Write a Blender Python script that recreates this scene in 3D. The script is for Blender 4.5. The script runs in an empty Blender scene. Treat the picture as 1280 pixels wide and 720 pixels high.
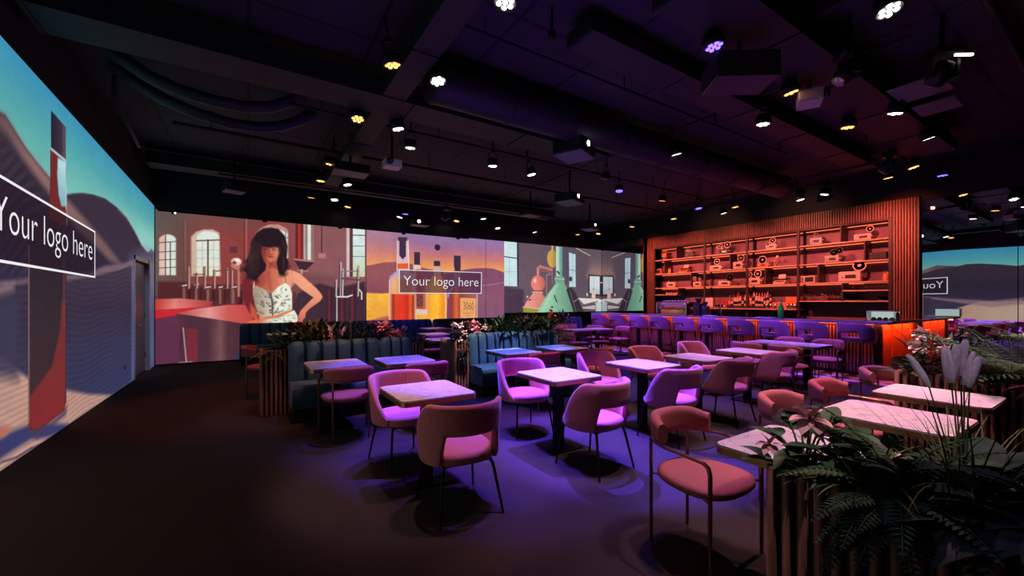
import bpy, math, random
import numpy as np
from mathutils import Vector, Matrix
random.seed(7)
PI = math.pi
C = bpy.context.scene.collection
sc = bpy.context.scene

# ------------------------------------------------------------------ camera model (level wide-angle lens)
F, CX, HZ, CAMH = 515.0, 640.0, 376.5, 1.5
YAW = math.radians(32.6)
SN, CS = math.sin(YAW), math.cos(YAW)
def ray(px, py):
    d = (px-CX)/F
    return Vector((d*CS+SN, -d*SN+CS, -(py-HZ)/F))
def at_z(px, py, z):
    r = ray(px, py); t = (z-CAMH)/r.z
    return Vector((r.x*t, r.y*t, z))
def at_x(px, py, x):
    r = ray(px, py); t = x/r.x
    return Vector((x, r.y*t, CAMH+r.z*t))
def at_y(px, py, y):
    r = ray(px, py); t = y/r.y
    return Vector((r.x*t, y, CAMH+r.z*t))

cam = bpy.data.cameras.new('camera'); camo = bpy.data.objects.new('camera', cam); C.objects.link(camo)
cam.sensor_width = 36; cam.lens = 36*F/1280
cam.shift_y = (HZ-360)/1280
cam.clip_start = .05; cam.clip_end = 100
camo.location = (0, 0, CAMH); camo.rotation_euler = (PI/2, 0, -YAW)
sc.camera = camo
sc.view_settings.view_transform = 'Standard'
sc.view_settings.look = 'None'
sc.view_settings.gamma = 1
sc.view_settings.exposure = 0
sc.view_settings.use_curve_mapping = False
try:
    sc.cycles.use_denoising = True
    sc.cycles.max_bounces = 7; sc.cycles.diffuse_bounces = 3; sc.cycles.glossy_bounces = 4
    sc.cycles.transmission_bounces = 6; sc.cycles.sample_clamp_indirect = 4
    sc.cycles.caustics_reflective = False; sc.cycles.caustics_refractive = False
except Exception: pass
w = bpy.data.worlds.new('world'); sc.world = w; w.use_nodes = True
w.node_tree.nodes['Background'].inputs[0].default_value = (.02, .012, .03, 1)
w.node_tree.nodes['Background'].inputs[1].default_value = .05

# ------------------------------------------------------------------ colour + materials
def lin(c):
    c = c/255.0
    return c/12.92 if c <= .04045 else ((c+.055)/1.055)**2.4
def rgb(r, g, b): return (lin(r), lin(g), lin(b), 1)
MATS = {}
def mat(name, col, rough=.6, metal=0, var=.12, scale=30, bump=0, spec=.5, sheen=0, emit=None, estr=0, trans=0, coat=0, stretch=None, ior=1.45):
    if name in MATS: return MATS[name]
    m = bpy.data.materials.new(name); m.use_nodes = True
    nt = m.node_tree; b = nt.nodes['Principled BSDF']; L = nt.links
    b.inputs['Roughness'].default_value = rough; b.inputs['Metallic'].default_value = metal
    b.inputs['Specular IOR Level'].default_value = spec
    b.inputs['IOR'].default_value = ior
    if sheen: b.inputs['Sheen Weight'].default_value = sheen; b.inputs['Sheen Roughness'].default_value = .4
    if trans: b.inputs['Transmission Weight'].default_value = trans
    if coat: b.inputs['Coat Weight'].default_value = coat
    tc = nt.nodes.new('ShaderNodeTexCoord'); mp = nt.nodes.new('ShaderNodeMapping')
    L.new(tc.outputs['Object'], mp.inputs['Vector'])
    if stretch: mp.inputs['Scale'].default_value = stretch
    nz = nt.nodes.new('ShaderNodeTexNoise'); nz.inputs['Scale'].default_value = scale; nz.inputs['Detail'].default_value = 4
    L.new(mp.outputs['Vector'], nz.inputs['Vector'])
    rp = nt.nodes.new('ShaderNodeValToRGB'); rp.color_ramp.elements[0].position = .3; rp.color_ramp.elements[1].position = .7
    lo = tuple(max(0, c*(1-var)) for c in col[:3])+(1,); hi = tuple(min(1, c*(1+var)) for c in col[:3])+(1,)
    rp.color_ramp.elements[0].color = lo; rp.color_ramp.elements[1].color = hi
    L.new(nz.outputs['Fac'], rp.inputs['Fac']); L.new(rp.outputs['Color'], b.inputs['Base Color'])
    if bump:
        bp = nt.nodes.new('ShaderNodeBump'); bp.inputs['Strength'].default_value = bump; bp.inputs['Distance'].default_value = .004
        L.new(nz.outputs['Fac'], bp.inputs['Height']); L.new(bp.outputs['Normal'], b.inputs['Normal'])
    if emit:
        b.inputs['Emission Color'].default_value = emit; b.inputs['Emission Strength'].default_value = estr
    MATS[name] = m
    return m
def emis(name, col, s):
    if name in MATS: return MATS[name]
    m = bpy.data.materials.new(name); m.use_nodes = True
    nt = m.node_tree; nt.nodes.remove(nt.nodes['Principled BSDF'])
    e = nt.nodes.new('ShaderNodeEmission'); e.inputs[0].default_value = col; e.inputs[1].default_value = s
    nt.links.new(e.outputs[0], nt.nodes['Material Output'].inputs[0])
    MATS[name] = m
    return m
def glass(name, col, rough=.02):
    if name in MATS: return MATS[name]
    m = bpy.data.materials.new(name); m.use_nodes = True
    b = m.node_tree.nodes['Principled BSDF']
    b.inputs['Base Color'].default_value = col; b.inputs['Roughness'].default_value = rough
    b.inputs['Transmission Weight'].default_value = 1; b.inputs['IOR'].default_value = 1.45
    MATS[name] = m
    return m

# ------------------------------------------------------------------ mesh builder
class MB:
    def __init__(s): s.v = []; s.f = []; s.sm = []
    def add(s, vs, fs, smooth=False, M=None):
        o = len(s.v)
        if M is not None: vs = [M @ Vector(p) for p in vs]
        s.v += [tuple(p) for p in vs]
        for f in fs: s.f.append(tuple(i+o for i in f)); s.sm.append(smooth)
        return s
    def box(s, x0, x1, y0, y1, z0, z1, M=None):
        vs = [(x0,y0,z0),(x1,y0,z0),(x1,y1,z0),(x0,y1,z0),(x0,y0,z1),(x1,y0,z1),(x1,y1,z1),(x0,y1,z1)]
        return s.add(vs, [(0,3,2,1),(4,5,6,7),(0,1,5,4),(1,2,6,5),(2,3,7,6),(3,0,4,7)], False, M)
    def cbox(s, c, sz, M=None):
        return s.box(c[0]-sz[0]/2, c[0]+sz[0]/2, c[1]-sz[1]/2, c[1]+sz[1]/2, c[2]-sz[2]/2, c[2]+sz[2]/2, M)
    def loft(s, loops, closed=False, caps=True, smooth=True, M=None):
        n = len(loops[0]); vs = [p for l in loops for p in l]; fs = []
        m = len(loops)
        for i in range(m if closed else m-1):
            a, b = i*n, ((i+1) % m)*n
            for j in range(n):
                k = (j+1) % n
                fs.append((a+j, a+k, b+k, b+j))
        s.add(vs, fs, smooth, M)
        if caps and not closed:
            s.add(loops[0], [tuple(reversed(range(n)))], False, M)
            s.add(loops[-1], [tuple(range(n))], False, M)
        return s
    def tube(s, pts, r, n=8, closed=False, M=None, caps=True):
        pts = [Vector(p) for p in pts]; m = len(pts); loops = []
        rr = r if isinstance(r, (list, tuple)) else [r]*m
        up = None
        for i, p in enumerate(pts):
            if closed: t = pts[(i+1) % m]-pts[i-1]
            else: t = pts[min(i+1, m-1)]-pts[max(i-1, 0)]
            t.normalize()
            if up is None:
                up = Vector((0,0,1)) if abs(t.z) < .9 else Vector((1,0,0))
            a = (up - t*up.dot(t)); a.normalize(); up = a
            b = t.cross(a)
            loops.append([p + (a*math.cos(2*PI*k/n)+b*math.sin(2*PI*k/n))*rr[i] for k in range(n)])
        return s.loft(loops, closed, caps, True, M)
    def lathe(s, prof, c=(0,0,0), n=16, M=None, smooth=True, axis='z'):
        loops = []
        for r, z in prof:
            l = []
            for k in range(n):
                a = 2*PI*k/n
                p = (r*math.cos(a), r*math.sin(a), z)
                if axis == 'y': p = (p[0], -p[2], p[1])
                if axis == 'x': p = (p[2], p[0], p[1])
                l.append((c[0]+p[0], c[1]+p[1], c[2]+p[2]))
            loops.append(l)
        return s.loft(loops, False, True, smooth, M)
    def prism(s, out, z0, z1, M=None, smooth=False):
        n = len(out)
        vs = [(x,y,z0) for x,y in out]+[(x,y,z1) for x,y in out]
        s.add(vs, [tuple(reversed(range(n))), tuple(range(n,2*n))], False, M)
        return s.add(vs, [(i,(i+1)%n,n+(i+1)%n,n+i) for i in range(n)], smooth, M)
    def build(s, name, m, parent=None, loc=None, rot=None):
        me = bpy.data.meshes.new(name)
        me.from_pydata(s.v, [], s.f)
        me.polygons.foreach_set('use_smooth', s.sm)
        me.update()
        if m is not None: me.materials.append(m)
        o = bpy.data.objects.new(name, me); C.objects.link(o)
        if parent is not None: o.parent = parent
        if loc is not None: o.location = loc
        if rot is not None: o.rotation_euler = rot
        return o
def bevel(o, wd=.006, seg=2):
    b = o.modifiers.new('bevel', 'BEVEL'); b.width = wd; b.segments = seg; b.limit_method = 'ANGLE'; b.angle_limit = math.radians(40)
    return o
def tag(o, label=None, cat=None, group=None, kind=None):
    if label: o['label'] = label
    if cat: o['category'] = cat
    if group: o['group'] = group
    if kind: o['kind'] = kind
    return o
def thing(name, label, cat, loc=(0,0,0), rz=0, group=None):
    o = bpy.data.objects.new(name, None); C.objects.link(o)
    o.location = loc; o.rotation_euler = (0,0,rz); o.empty_display_size = .1
    return tag(o, label, cat, group)
KIDS = {}
def dup(root, loc, rz, label, group=None):
    r = root.copy(); C.objects.link(r); r.location = loc; r.rotation_euler = (0,0,rz); r['label'] = label
    if group: r['group'] = group
    for ch in list(root.children):
        c = ch.copy(); C.objects.link(c); c.parent = r
        for g in list(ch.children):
            d = g.copy(); C.objects.link(d); d.parent = c
    return r
def struct(mb, name, m):
    return tag(mb.build(name, m), kind='structure')
def sstep(t):
    t = max(0., min(1., t)); return t*t*(3-2*t)
def rrect(wx, wy, r, n=5, cx=0, cy=0):
    out = []
    for sx, sy, a0 in ((1,1,0),(-1,1,90),(-1,-1,180),(1,-1,270)):
        for k in range(n+1):
            a = math.radians(a0+90*k/n)
            out.append((cx+sx*(wx/2-r)+r*math.cos(a), cy+sy*(wy/2-r)+r*math.sin(a)))
    return out
def selp(a, b, e, n=36, cx=0, cy=0):
    out = []
    for k in range(n):
        t = 2*PI*k/n; c_, s_ = math.cos(t), math.sin(t)
        out.append((cx+a*math.copysign(abs(c_)**(2/e), c_), cy+b*math.copysign(abs(s_)**(2/e), s_)))
    return out

# ------------------------------------------------------------------ shared materials
M_black = mat('black_metal', rgb(18,16,18), .45, .6, .1)
M_brass = mat('bronze_metal', (.30,.17,.10,1), .28, 1, .08)
M_edge = mat('brass_edge', (.42,.27,.12,1), .35, .9, .1)
M_pink = mat('pink_velvet', (.60,.20,.24,1), .75, 0, .08, 60, .15, .3, sheen=.5)
M_coral = mat('coral_weave', (.44,.15,.16,1), .85, 0, .25, 220, .5, .2, stretch=(1,1,2.5))
M_stool = mat('mauve_velvet', (.34,.16,.30,1), .75, 0, .08, 60, .15, .3, sheen=.5)
M_teal = mat('teal_velvet', (.018,.085,.14,1), .6, 0, .15, 40, .1, .4, sheen=.35)
M_wood = mat('walnut_slats', (.20,.085,.06,1), .5, 0, .35, 9, .1, .4, stretch=(4,4,.4))
M_dark = mat('dark_body', rgb(20,17,20), .6, 0, .1)
M_blackpaint = mat('black_paint', (.014,.011,.014,1), .7, 0, .2, 12)
M_duct = mat('painted_duct', (.019,.014,.020,1), .6, 0, .15, 6)
M_soil = mat('dark_soil', (.012,.009,.008,1), .95, 0, .4, 60, .6)
M_chrome = mat('chrome', (.7,.7,.72,1), .12, 1, .03)
M_leaf = mat('dark_leaf', (.028,.080,.034,1), .5, 0, .3, 14, 0, .25)
M_leafb = mat('olive_leaf', (.075,.095,.02,1), .5, 0, .3, 14, 0, .35)
M_leafg = mat('grey_leaf', (.020,.048,.036,1), .6, 0, .3, 14, 0, .2)
M_petalp = mat('pink_petal', (.78,.38,.44,1), .6, 0, .18, 30)
M_petalw = mat('cream_petal', (.82,.66,.62,1), .6, 0, .12, 30)
M_petalr = mat('red_petal', (.40,.03,.06,1), .6, 0, .25, 30)
M_redleaf = mat('burgundy_leaf', (.14,.012,.025,1), .5, 0, .3, 18)
M_plume = mat('lilac_plume', (.62,.50,.62,1), .95, 0, .25, 90, .7, stretch=(1,1,.4))
def marble():
    m = bpy.data.materials.new('white_marble'); m.use_nodes = True
    nt = m.node_tree; b = nt.nodes['Principled BSDF']; L = nt.links
    tc = nt.nodes.new('ShaderNodeTexCoord')
    oi = nt.nodes.new('ShaderNodeObjectInfo')
    ad = nt.nodes.new('ShaderNodeVectorMath'); ad.operation = 'ADD'
    ml = nt.nodes.new('ShaderNodeVectorMath'); ml.operation = 'SCALE'; ml.inputs['Scale'].default_value = 1.7
    L.new(oi.outputs['Location'], ml.inputs[0]); L.new(tc.outputs['Object'], ad.inputs[0]); L.new(ml.outputs[0], ad.inputs[1])
    n1 = nt.nodes.new('ShaderNodeTexNoise'); n1.inputs['Scale'].default_value = 4.5; n1.inputs['Detail'].default_value = 8; n1.inputs['Distortion'].default_value = 1.6
    L.new(ad.outputs[0], n1.inputs['Vector'])
    r = nt.nodes.new('ShaderNodeValToRGB'); e = r.color_ramp.elements
    e[0].position = .42; e[0].color = (.72,.70,.70,1); e[1].position = .56; e[1].color = (.74,.72,.72,1)
    k = e.new(.485); k.color = (.66,.64,.65,1); k = e.new(.5); k.color = (.36,.34,.37,1); k = e.new(.515); k.color = (.68,.66,.67,1)
    L.new(n1.outputs['Fac'], r.inputs['Fac']); L.new(r.outputs['Color'], b.inputs['Base Color'])
    b.inputs['Roughness'].default_value = .3
    return m
M_marble = marble()
def carpet():
    m = bpy.data.materials.new('charcoal_carpet'); m.use_nodes = True
    nt = m.node_tree; b = nt.nodes['Principled BSDF']; L = nt.links
    tc = nt.nodes.new('ShaderNodeTexCoord')
    n1 = nt.nodes.new('ShaderNodeTexNoise'); n1.inputs['Scale'].default_value = 260; n1.inputs['Detail'].default_value = 3
    n2 = nt.nodes.new('ShaderNodeTexNoise'); n2.inputs['Scale'].default_value = 2.2; n2.inputs['Detail'].default_value = 5
    mx = nt.nodes.new('ShaderNodeMix'); mx.data_type = 'RGBA'
    r1 = nt.nodes.new('ShaderNodeValToRGB'); r1.color_ramp.elements[0].position = .35; r1.color_ramp.elements[1].position = .7
    r1.color_ramp.elements[0].color = (.018,.0165,.0165,1); r1.color_ramp.elements[1].color = (.070,.064,.062,1)
    r2 = nt.nodes.new('ShaderNodeValToRGB'); r2.color_ramp.elements[0].color = (.8,.8,.8,1); r2.color_ramp.elements[1].color = (1.15,1.15,1.15,1)
    L.new(tc.outputs['Object'], n1.inputs['Vector']); L.new(tc.outputs['Object'], n2.inputs['Vector'])
    L.new(n1.outputs['Fac'], r1.inputs['Fac']); L.new(n2.outputs['Fac'], r2.inputs['Fac'])
    mx.blend_type = 'MULTIPLY'; mx.inputs['Factor'].default_value = 1
    L.new(r1.outputs['Color'], mx.inputs[6]); L.new(r2.outputs['Color'], mx.inputs[7])
    L.new(mx.outputs[2], b.inputs['Base Color'])
    b.inputs['Roughness'].default_value = .95; b.inputs['Specular IOR Level'].default_value = .1
    bp = nt.nodes.new('ShaderNodeBump'); bp.inputs['Strength'].default_value = .5; bp.inputs['Distance'].default_value = .004
    L.new(n1.outputs['Fac'], bp.inputs['Height']); L.new(bp.outputs['Normal'], b.inputs['Normal'])
    return m
M_carpet = carpet()
def ceiling_mat():
    # black acoustic boards about 1.25 m wide with dark open joints
    m = bpy.data.materials.new('black_ceiling_boards'); m.use_nodes = True
    nt = m.node_tree; b = nt.nodes['Principled BSDF']; L = nt.links
    tc = nt.nodes.new('ShaderNodeTexCoord')
    br = nt.nodes.new('ShaderNodeTexBrick'); br.offset = 0; br.inputs['Scale'].default_value = 1
    br.inputs['Brick Width'].default_value = 1.25; br.inputs['Row Height'].default_value = 1.25; br.inputs['Mortar Size'].default_value = .025
    br.inputs['Color1'].default_value = (.040,.028,.042,1); br.inputs['Color2'].default_value = (.035,.025,.037,1); br.inputs['Mortar'].default_value = (.006,.005,.006,1)
    L.new(tc.outputs['Object'], br.inputs['Vector']); L.new(br.outputs['Color'], b.inputs['Base Color'])
    b.inputs['Roughness'].default_value = .8
    return m
M_ceil = ceiling_mat()
def tile_mat():
    # patterned tile strip along the bar: pale petals on dark ground
    m = bpy.data.materials.new('patterned_tiles'); m.use_nodes = True
    nt = m.node_tree; b = nt.nodes['Principled BSDF']; L = nt.links
    tc = nt.nodes.new('ShaderNodeTexCoord'); mp = nt.nodes.new('ShaderNodeMapping'); mp.inputs['Rotation'].default_value = (0,0,PI/4); mp.inputs['Scale'].default_value = (3.4,3.4,3.4)
    ck = nt.nodes.new('ShaderNodeTexChecker'); ck.inputs['Scale'].default_value = 1
    ck.inputs['Color1'].default_value = (.55,.5,.5,1); ck.inputs['Color2'].default_value = (.05,.04,.05,1)
    L.new(tc.outputs['Object'], mp.inputs['Vector']); L.new(mp.outputs['Vector'], ck.inputs['Vector']); L.new(ck.outputs['Color'], b.inputs['Base Color'])
    b.inputs['Roughness'].default_value = .35
    return m
M_tile = tile_mat()

# ------------------------------------------------------------------ the room shell
XL, XR, YB, YF, ZC = -1.85, 13.3, 12.5, -4.0, 4.6
struct(MB().box(XL-.3, XR+.3, YF-.3, YB+.3, -.2, 0), 'floor', M_carpet)
struct(MB().box(9.35, 10.42, 2.2, YB-1.0, 0, .004), 'floor_tile_strip', M_tile)
struct(MB().box(XL-.3, XR+.3, YF-.3, YB+.3, ZC, ZC+.2), 'ceiling', M_ceil)
# left wall with a door opening (deep black jamb)
DY0, DY1, DZ = 10.55, 11.85, 2.32
lw = MB()
lw.box(XL-.3, XL, YF, DY0, 0, ZC); lw.box(XL-.3, XL, DY1, YB+.3, 0, ZC); lw.box(XL-.3, XL, DY0, DY1, DZ, ZC)
lw.box(XL-.32, XL-.28, DY0-.1, DY1+.1, 0, DZ+.1)
struct(lw, 'wall_left', M_blackpaint)
struct(MB().box(XL-.3, XR+.3, YB, YB+.3, 0, ZC), 'wall_back', M_blackpaint)
struct(MB().box(XR, XR+.3, YF, YB, 0, ZC), 'wall_right', M_blackpaint)
struct(MB().box(XL-.3, XR+.3, YF-.3, YF, 0, ZC), 'wall_front', M_blackpaint)
# soffit over the bar and the mirror
struct(MB().box(12.72, XR, YF, YB, 3.86, ZC), 'trim_1', M_blackpaint)
# door 1: pale frame, dark leaf set back in the jamb, lever handle, hinges
M_frame = mat('pale_door_frame', (.6,.62,.70,1), .4, 0, .05)
M_door = mat('grey_door', (.16,.15,.17,1), .5, 0, .1, 8, stretch=(1,1,.2))
d1 = bpy.data.objects.new('door_1', None); C.objects.link(d1); tag(d1, kind='structure')
MB().box(XL-.09, XL-.045, DY0+.30, DY1-.04, .01, DZ-.04).build('door_leaf', M_door, d1)
fr = MB()
fr.box(XL-.14, XL+.02, DY0-.06, DY0+.02, 0, DZ+.07); fr.box(XL-.14, XL+.03, DY1-.02, DY1+.10, 0, DZ+.07); fr.box(XL-.14, XL+.02, DY0-.06, DY1+.06, DZ-.01, DZ+.07)
fr.build('door_frame', M_frame, d1)
MB().tube([(XL-.05,DY0+.38,1.02),(XL+.01,DY0+.38,1.02),(XL+.01,DY0+.50,1.02)], .011).build('door_handle', M_chrome, d1)
for z in (.35, 1.2, 2.0):
    MB().tube([(XL-.04,DY1-.05,z-.06),(XL-.04,DY1-.05,z+.06)], .012).build('hinge', M_chrome, d1)
# wall socket low on the left wall
so = MB().box(XL, XL+.014, 9.75, 9.84, .30, .38).build('wall_socket', mat('socket_plate', rgb(120,120,140), .4)); tag(so, 'small pale wall socket low on the desert wall beside the door', 'socket')
bevel(so, .004)
# ------------------------------------------------------------------ projected pictures: colours laid on a fine wall mesh (metres along the wall, height)
class Pic:
    ks = kl = 1.
    def __init__(s, us, zs):
        s.nu, s.nz = len(us), len(zs)
        U, Z = np.meshgrid(us, zs, indexing='ij'); s.U, s.Z = U.ravel(), Z.ravel()
        s.col = np.zeros((len(s.U), 3))
    def put(s, idx, a, color):
        c = color(s.U[idx], s.Z[idx]) if callable(color) else np.array(color, float)[None, :]
        s.col[idx] = s.col[idx]*(1-a[:, None]) + c*a[:, None]
    def poly(s, pts, color, feather=.02, alpha=1.):
        P = np.array([(p[0], p[1]) for p in pts], float); f = feather
        idx = np.nonzero((s.U > P[:,0].min()-f) & (s.U < P[:,0].max()+f) & (s.Z > P[:,1].min()-f) & (s.Z < P[:,1].max()+f))[0]
        if not len(idx): return
        u, z = s.U[idx], s.Z[idx]; ins = np.zeros(len(idx), bool); d2 = np.full(len(idx), 1e9)
        for k in range(len(P)):
            a, b = P[k], P[(k+1) % len(P)]; e = b-a; L = e@e
            if L < 1e-12: continue
            t = np.clip(((u-a[0])*e[0]+(z-a[1])*e[1])/L, 0, 1)
            d2 = np.minimum(d2, (u-a[0]-t*e[0])**2+(z-a[1]-t*e[1])**2)
            if a[1] != b[1]:
                ins ^= ((a[1] > z) != (b[1] > z)) & (u < (b[0]-a[0])*(z-a[1])/(b[1]-a[1])+a[0])
        sd = np.where(ins, 1, -1)*np.sqrt(d2)
        s.put(idx, np.clip(.5+sd/f, 0, 1)*alpha, color)
    def shade(s, pts, fn, feather=.05):       # gentle ripples multiplied into what is already there
        keep = s.col; s.col = np.zeros_like(keep); s.poly(pts, (1,1,1), feather); cov = s.col[:,0]; s.col = keep
        s.col = keep*(1+(fn(s.U, s.Z)-1)*cov)[:,None]
    def line(s, pts, wd, color, alpha=1., feather=.012):
        wd = wd*s.kl
        for a, b in zip(pts[:-1], pts[1:]):
            a = np.array(a[:2], float); b = np.array(b[:2], float); m = wd+feather
            idx = np.nonzero((s.U > min(a[0],b[0])-m) & (s.U < max(a[0],b[0])+m) & (s.Z > min(a[1],b[1])-m) & (s.Z < max(a[1],b[1])+m))[0]
            if not len(idx): continue
            e = b-a; L = max(e@e, 1e-9); u, z = s.U[idx], s.Z[idx]
            t = np.clip(((u-a[0])*e[0]+(z-a[1])*e[1])/L, 0, 1)
            d = np.hypot(u-a[0]-t*e[0], z-a[1]-t*e[1])
            s.put(idx, np.clip(.5+(wd/2-d)/feather, 0, 1)*alpha, color)
    def ell(s, c, ru, rz, color, feather=.02, alpha=1., rot=0):
        ru *= s.ks; rz *= s.ks
        idx = np.nonzero((abs(s.U-c[0]) < max(ru,rz)+feather) & (abs(s.Z-c[1]) < max(ru,rz)+feather))[0]
        if not len(idx): return
        u, z = s.U[idx]-c[0], s.Z[idx]-c[1]; cr, sr = math.cos(rot), math.sin(rot)
        u, z = u*cr+z*sr, -u*sr+z*cr
        q = np.hypot(u/ru, z/rz)
        s.put(idx, np.clip(.5+(1-q)*min(ru,rz)/feather, 0, 1)*alpha, color)
    def grain(s, amp, sizes, seed=1):      # soft uneven tone so flat areas read like a photograph
        r = np.random.RandomState(seed); k = np.ones(len(s.U))
        for sz in sizes:
            g = r.rand(int((s.U.max()-s.U.min())/sz)+3, int((s.Z.max()-s.Z.min())/sz)+3)*2-1
            a = (s.U-s.U.min())/sz; b = (s.Z-s.Z.min())/sz; i = a.astype(int); j = b.astype(int); a = a-i; b = b-j; a = a*a*(3-2*a); b = b*b*(3-2*b)
            k += amp*((g[i,j]*(1-a)+g[i+1,j]*a)*(1-b)+(g[i,j+1]*(1-a)+g[i+1,j+1]*a)*b)
        s.col = s.col*k[:,None]
    def mesh(s, name, verts, parent, hole=None):
        me = bpy.data.meshes.new(name)
        nu, nz = s.nu, s.nz
        i = np.arange((nu-1)*(nz-1)); a = (i//(nz-1))*nz + i % (nz-1)
        q = np.stack([a, a+nz, a+nz+1, a+1], 1).astype(np.int32)
        if hole is not None:
            cu, cz = s.U[q].mean(1), s.Z[q].mean(1); q = np.ascontiguousarray(q[~((cu > hole[0]) & (cu < hole[1]) & (cz < hole[2]))])
        me.vertices.add(nu*nz); me.vertices.foreach_set('co', verts.astype(np.float32).ravel())
        me.loops.add(q.size); me.loops.foreach_set('vertex_index', q.ravel())
        me.polygons.add(len(q)); me.polygons.foreach_set('loop_start', np.arange(0, q.size, 4, dtype=np.int32))
        me.update(calc_edges=True)
        c = np.clip(s.col, 0, 255)/255; c = np.where(c <= .04045, c/12.92, ((c+.055)/1.055)**2.4)
        at = me.color_attributes.new('picture', 'FLOAT_COLOR', 'POINT')
        at.data.foreach_set('color', np.concatenate([c, np.ones((len(c),1))], 1).astype(np.float32).ravel())
        me.materials.append(PICMAT)
        o = bpy.data.objects.new(name, me); C.objects.link(o)
        if parent: o.parent = parent
        return o
PICMAT = bpy.data.materials.new('projected_light'); PICMAT.use_nodes = True
_n = PICMAT.node_tree; _n.nodes.remove(_n.nodes['Principled BSDF'])
_a = _n.nodes.new('ShaderNodeVertexColor'); _a.layer_name = 'picture'
_e = _n.nodes.new('ShaderNodeEmission'); _e.inputs[1].default_value = 1.0
_n.links.new(_a.outputs[0], _e.inputs[0]); _n.links.new(_e.outputs[0], _n.nodes['Material Output'].inputs[0])
try: PICMAT.cycles.emission_sampling = 'NONE'
except Exception: pass
M_white_light = emis('projected_white', rgb(240,238,240), 1.)

def mix(a, b, t): return np.array(a, float)[None]*(1-t[:,None])+np.array(b, float)[None]*t[:,None]
def vgrad(stops):      # colour by height
    zs = [p[0] for p in stops]; cs = np.array([p[1] for p in stops], float)
    return lambda U, Z: np.stack([np.interp(Z, zs, cs[:,k]) for k in range(3)], 1)
def ugrad(stops):
    us = [p[0] for p in stops]; cs = np.array([p[1] for p in stops], float)
    return lambda U, Z: np.stack([np.interp(U, us, cs[:,k]) for k in range(3)], 1)

def text_mesh(body, name, m, parent, fit, base=.33, cap=.43, s0=.05, s1=.955):
    cu = bpy.data.curves.new('t', 'FONT'); cu.body = body; cu.resolution_u = 6; cu.offset = -.012
    to = bpy.data.objects.new('t', cu); C.objects.link(to)
    dg = bpy.context.evaluated_depsgraph_get(); me = bpy.data.meshes.new_from_object(to.evaluated_get(dg))
    bpy.data.objects.remove(to); me.name = name
    co = np.zeros(len(me.vertices)*3); me.vertices.foreach_get('co', co); co = co.reshape(-1, 3)
    x0, x1 = co[:,0].min(), co[:,0].max(); ch = co[:,1].max()
    for v, p in zip(me.vertices, co):
        v.co = fit(s0+(p[0]-x0)/(x1-x0)*(s1-s0), base+p[1]/ch*cap)
    me.materials.clear(); me.materials.append(m)
    o = bpy.data.objects.new(name, me); C.objects.link(o); o.parent = parent
    return o
def frame_mesh(fit, name, m, parent, ws, wt):
    b = MB()
    o = [(0,0),(1,0),(1,1),(0,1)]; i = [(ws,wt),(1-ws,wt),(1-ws,1-wt),(ws,1-wt)]
    vs = [fit(*p) for p in o]+[fit(*p) for p in i]
    b.add(vs, [(0,1,5,4),(1,2,6,5),(2,3,7,6),(3,0,4,7)])
    return b.build(name, m, parent)

# ---- left wall: desert with tall bottle ------------------------------------------------
XP = XL+.012; XM = 12.72
def L(px, py):
    p = at_x(px, py, XL); return (p.y, p.z)
def Q(px, py):          # the same wall seen in the mirror
    p = at_x(px, py, 2*XM-XL); return (p.y, p.z)
ys = [1.2]
while ys[-1] < 5.4: ys.append(ys[-1]+.022)
px = 0.
while ys[-1] < YB-.01:
    ys.append(L(px, 400)[0] if L(px, 400)[0] > ys[-1]+.006 else ys[-1]+.006); px += .9
    if px > 196: break
ys = np.array([y for y in ys if y < YB-.02]+[YB-.015])
P = Pic(ys, np.linspace(0, 1, 470))
ztop = np.interp(P.U, [1, 5.0, 12.5], [3.76, 3.84, 3.70])
P.Z = P.Z*ztop+.005
sky = vgrad([(2.0,(164,212,198)),(2.5,(138,200,186)),(3.0,(108,180,172)),(3.4,(80,162,170)),(3.8,(60,144,180))])
P.poly([(0,0),(13,0),(13,4),(0,4)], sky)
def side(U, Z):
    c = sky(U, Z); t = np.clip((U-7)/5, 0, 1)*.35
    return c*(1-t[:,None])+np.array([(186,226,214)])*t[:,None]*1.0
P.poly([(7,1.5),(13,1.5),(13,3.1),(7,3.1)], side, .4)
# far hills + back dune
P.poly([L(183,318),L(188,311),L(193,316),L(197,319),(13,1.9),(12,0),(11,0)], (88,84,112), .05)
dune = vgrad([(0,(66,72,108)),(.9,(60,62,92)),(1.7,(62,54,76)),(2.6,(60,48,64))])
P.poly([L(70,250),L(80,243.5),L(90,241.5),L(102,241),L(115,243),L(130,248),L(145,259),L(158,273),L(168,290),L(176,306),L(182,314),L(190,318),(12.5,1.6),(12.5,0),(5.5,0)], dune, .03)
P.line([L(145,260),L(158,274),L(168,291),L(176,307),L(184,316)], .03, (150,128,132), .45, .08)
P.poly([L(162,328),L(168,323),L(182,317),L(197,320),(12.5,0),L(165,475),L(162,476)], vgrad([(0,(84,96,140)),(1.3,(86,92,130)),(1.9,(120,116,146))]), .5, .8)
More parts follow.
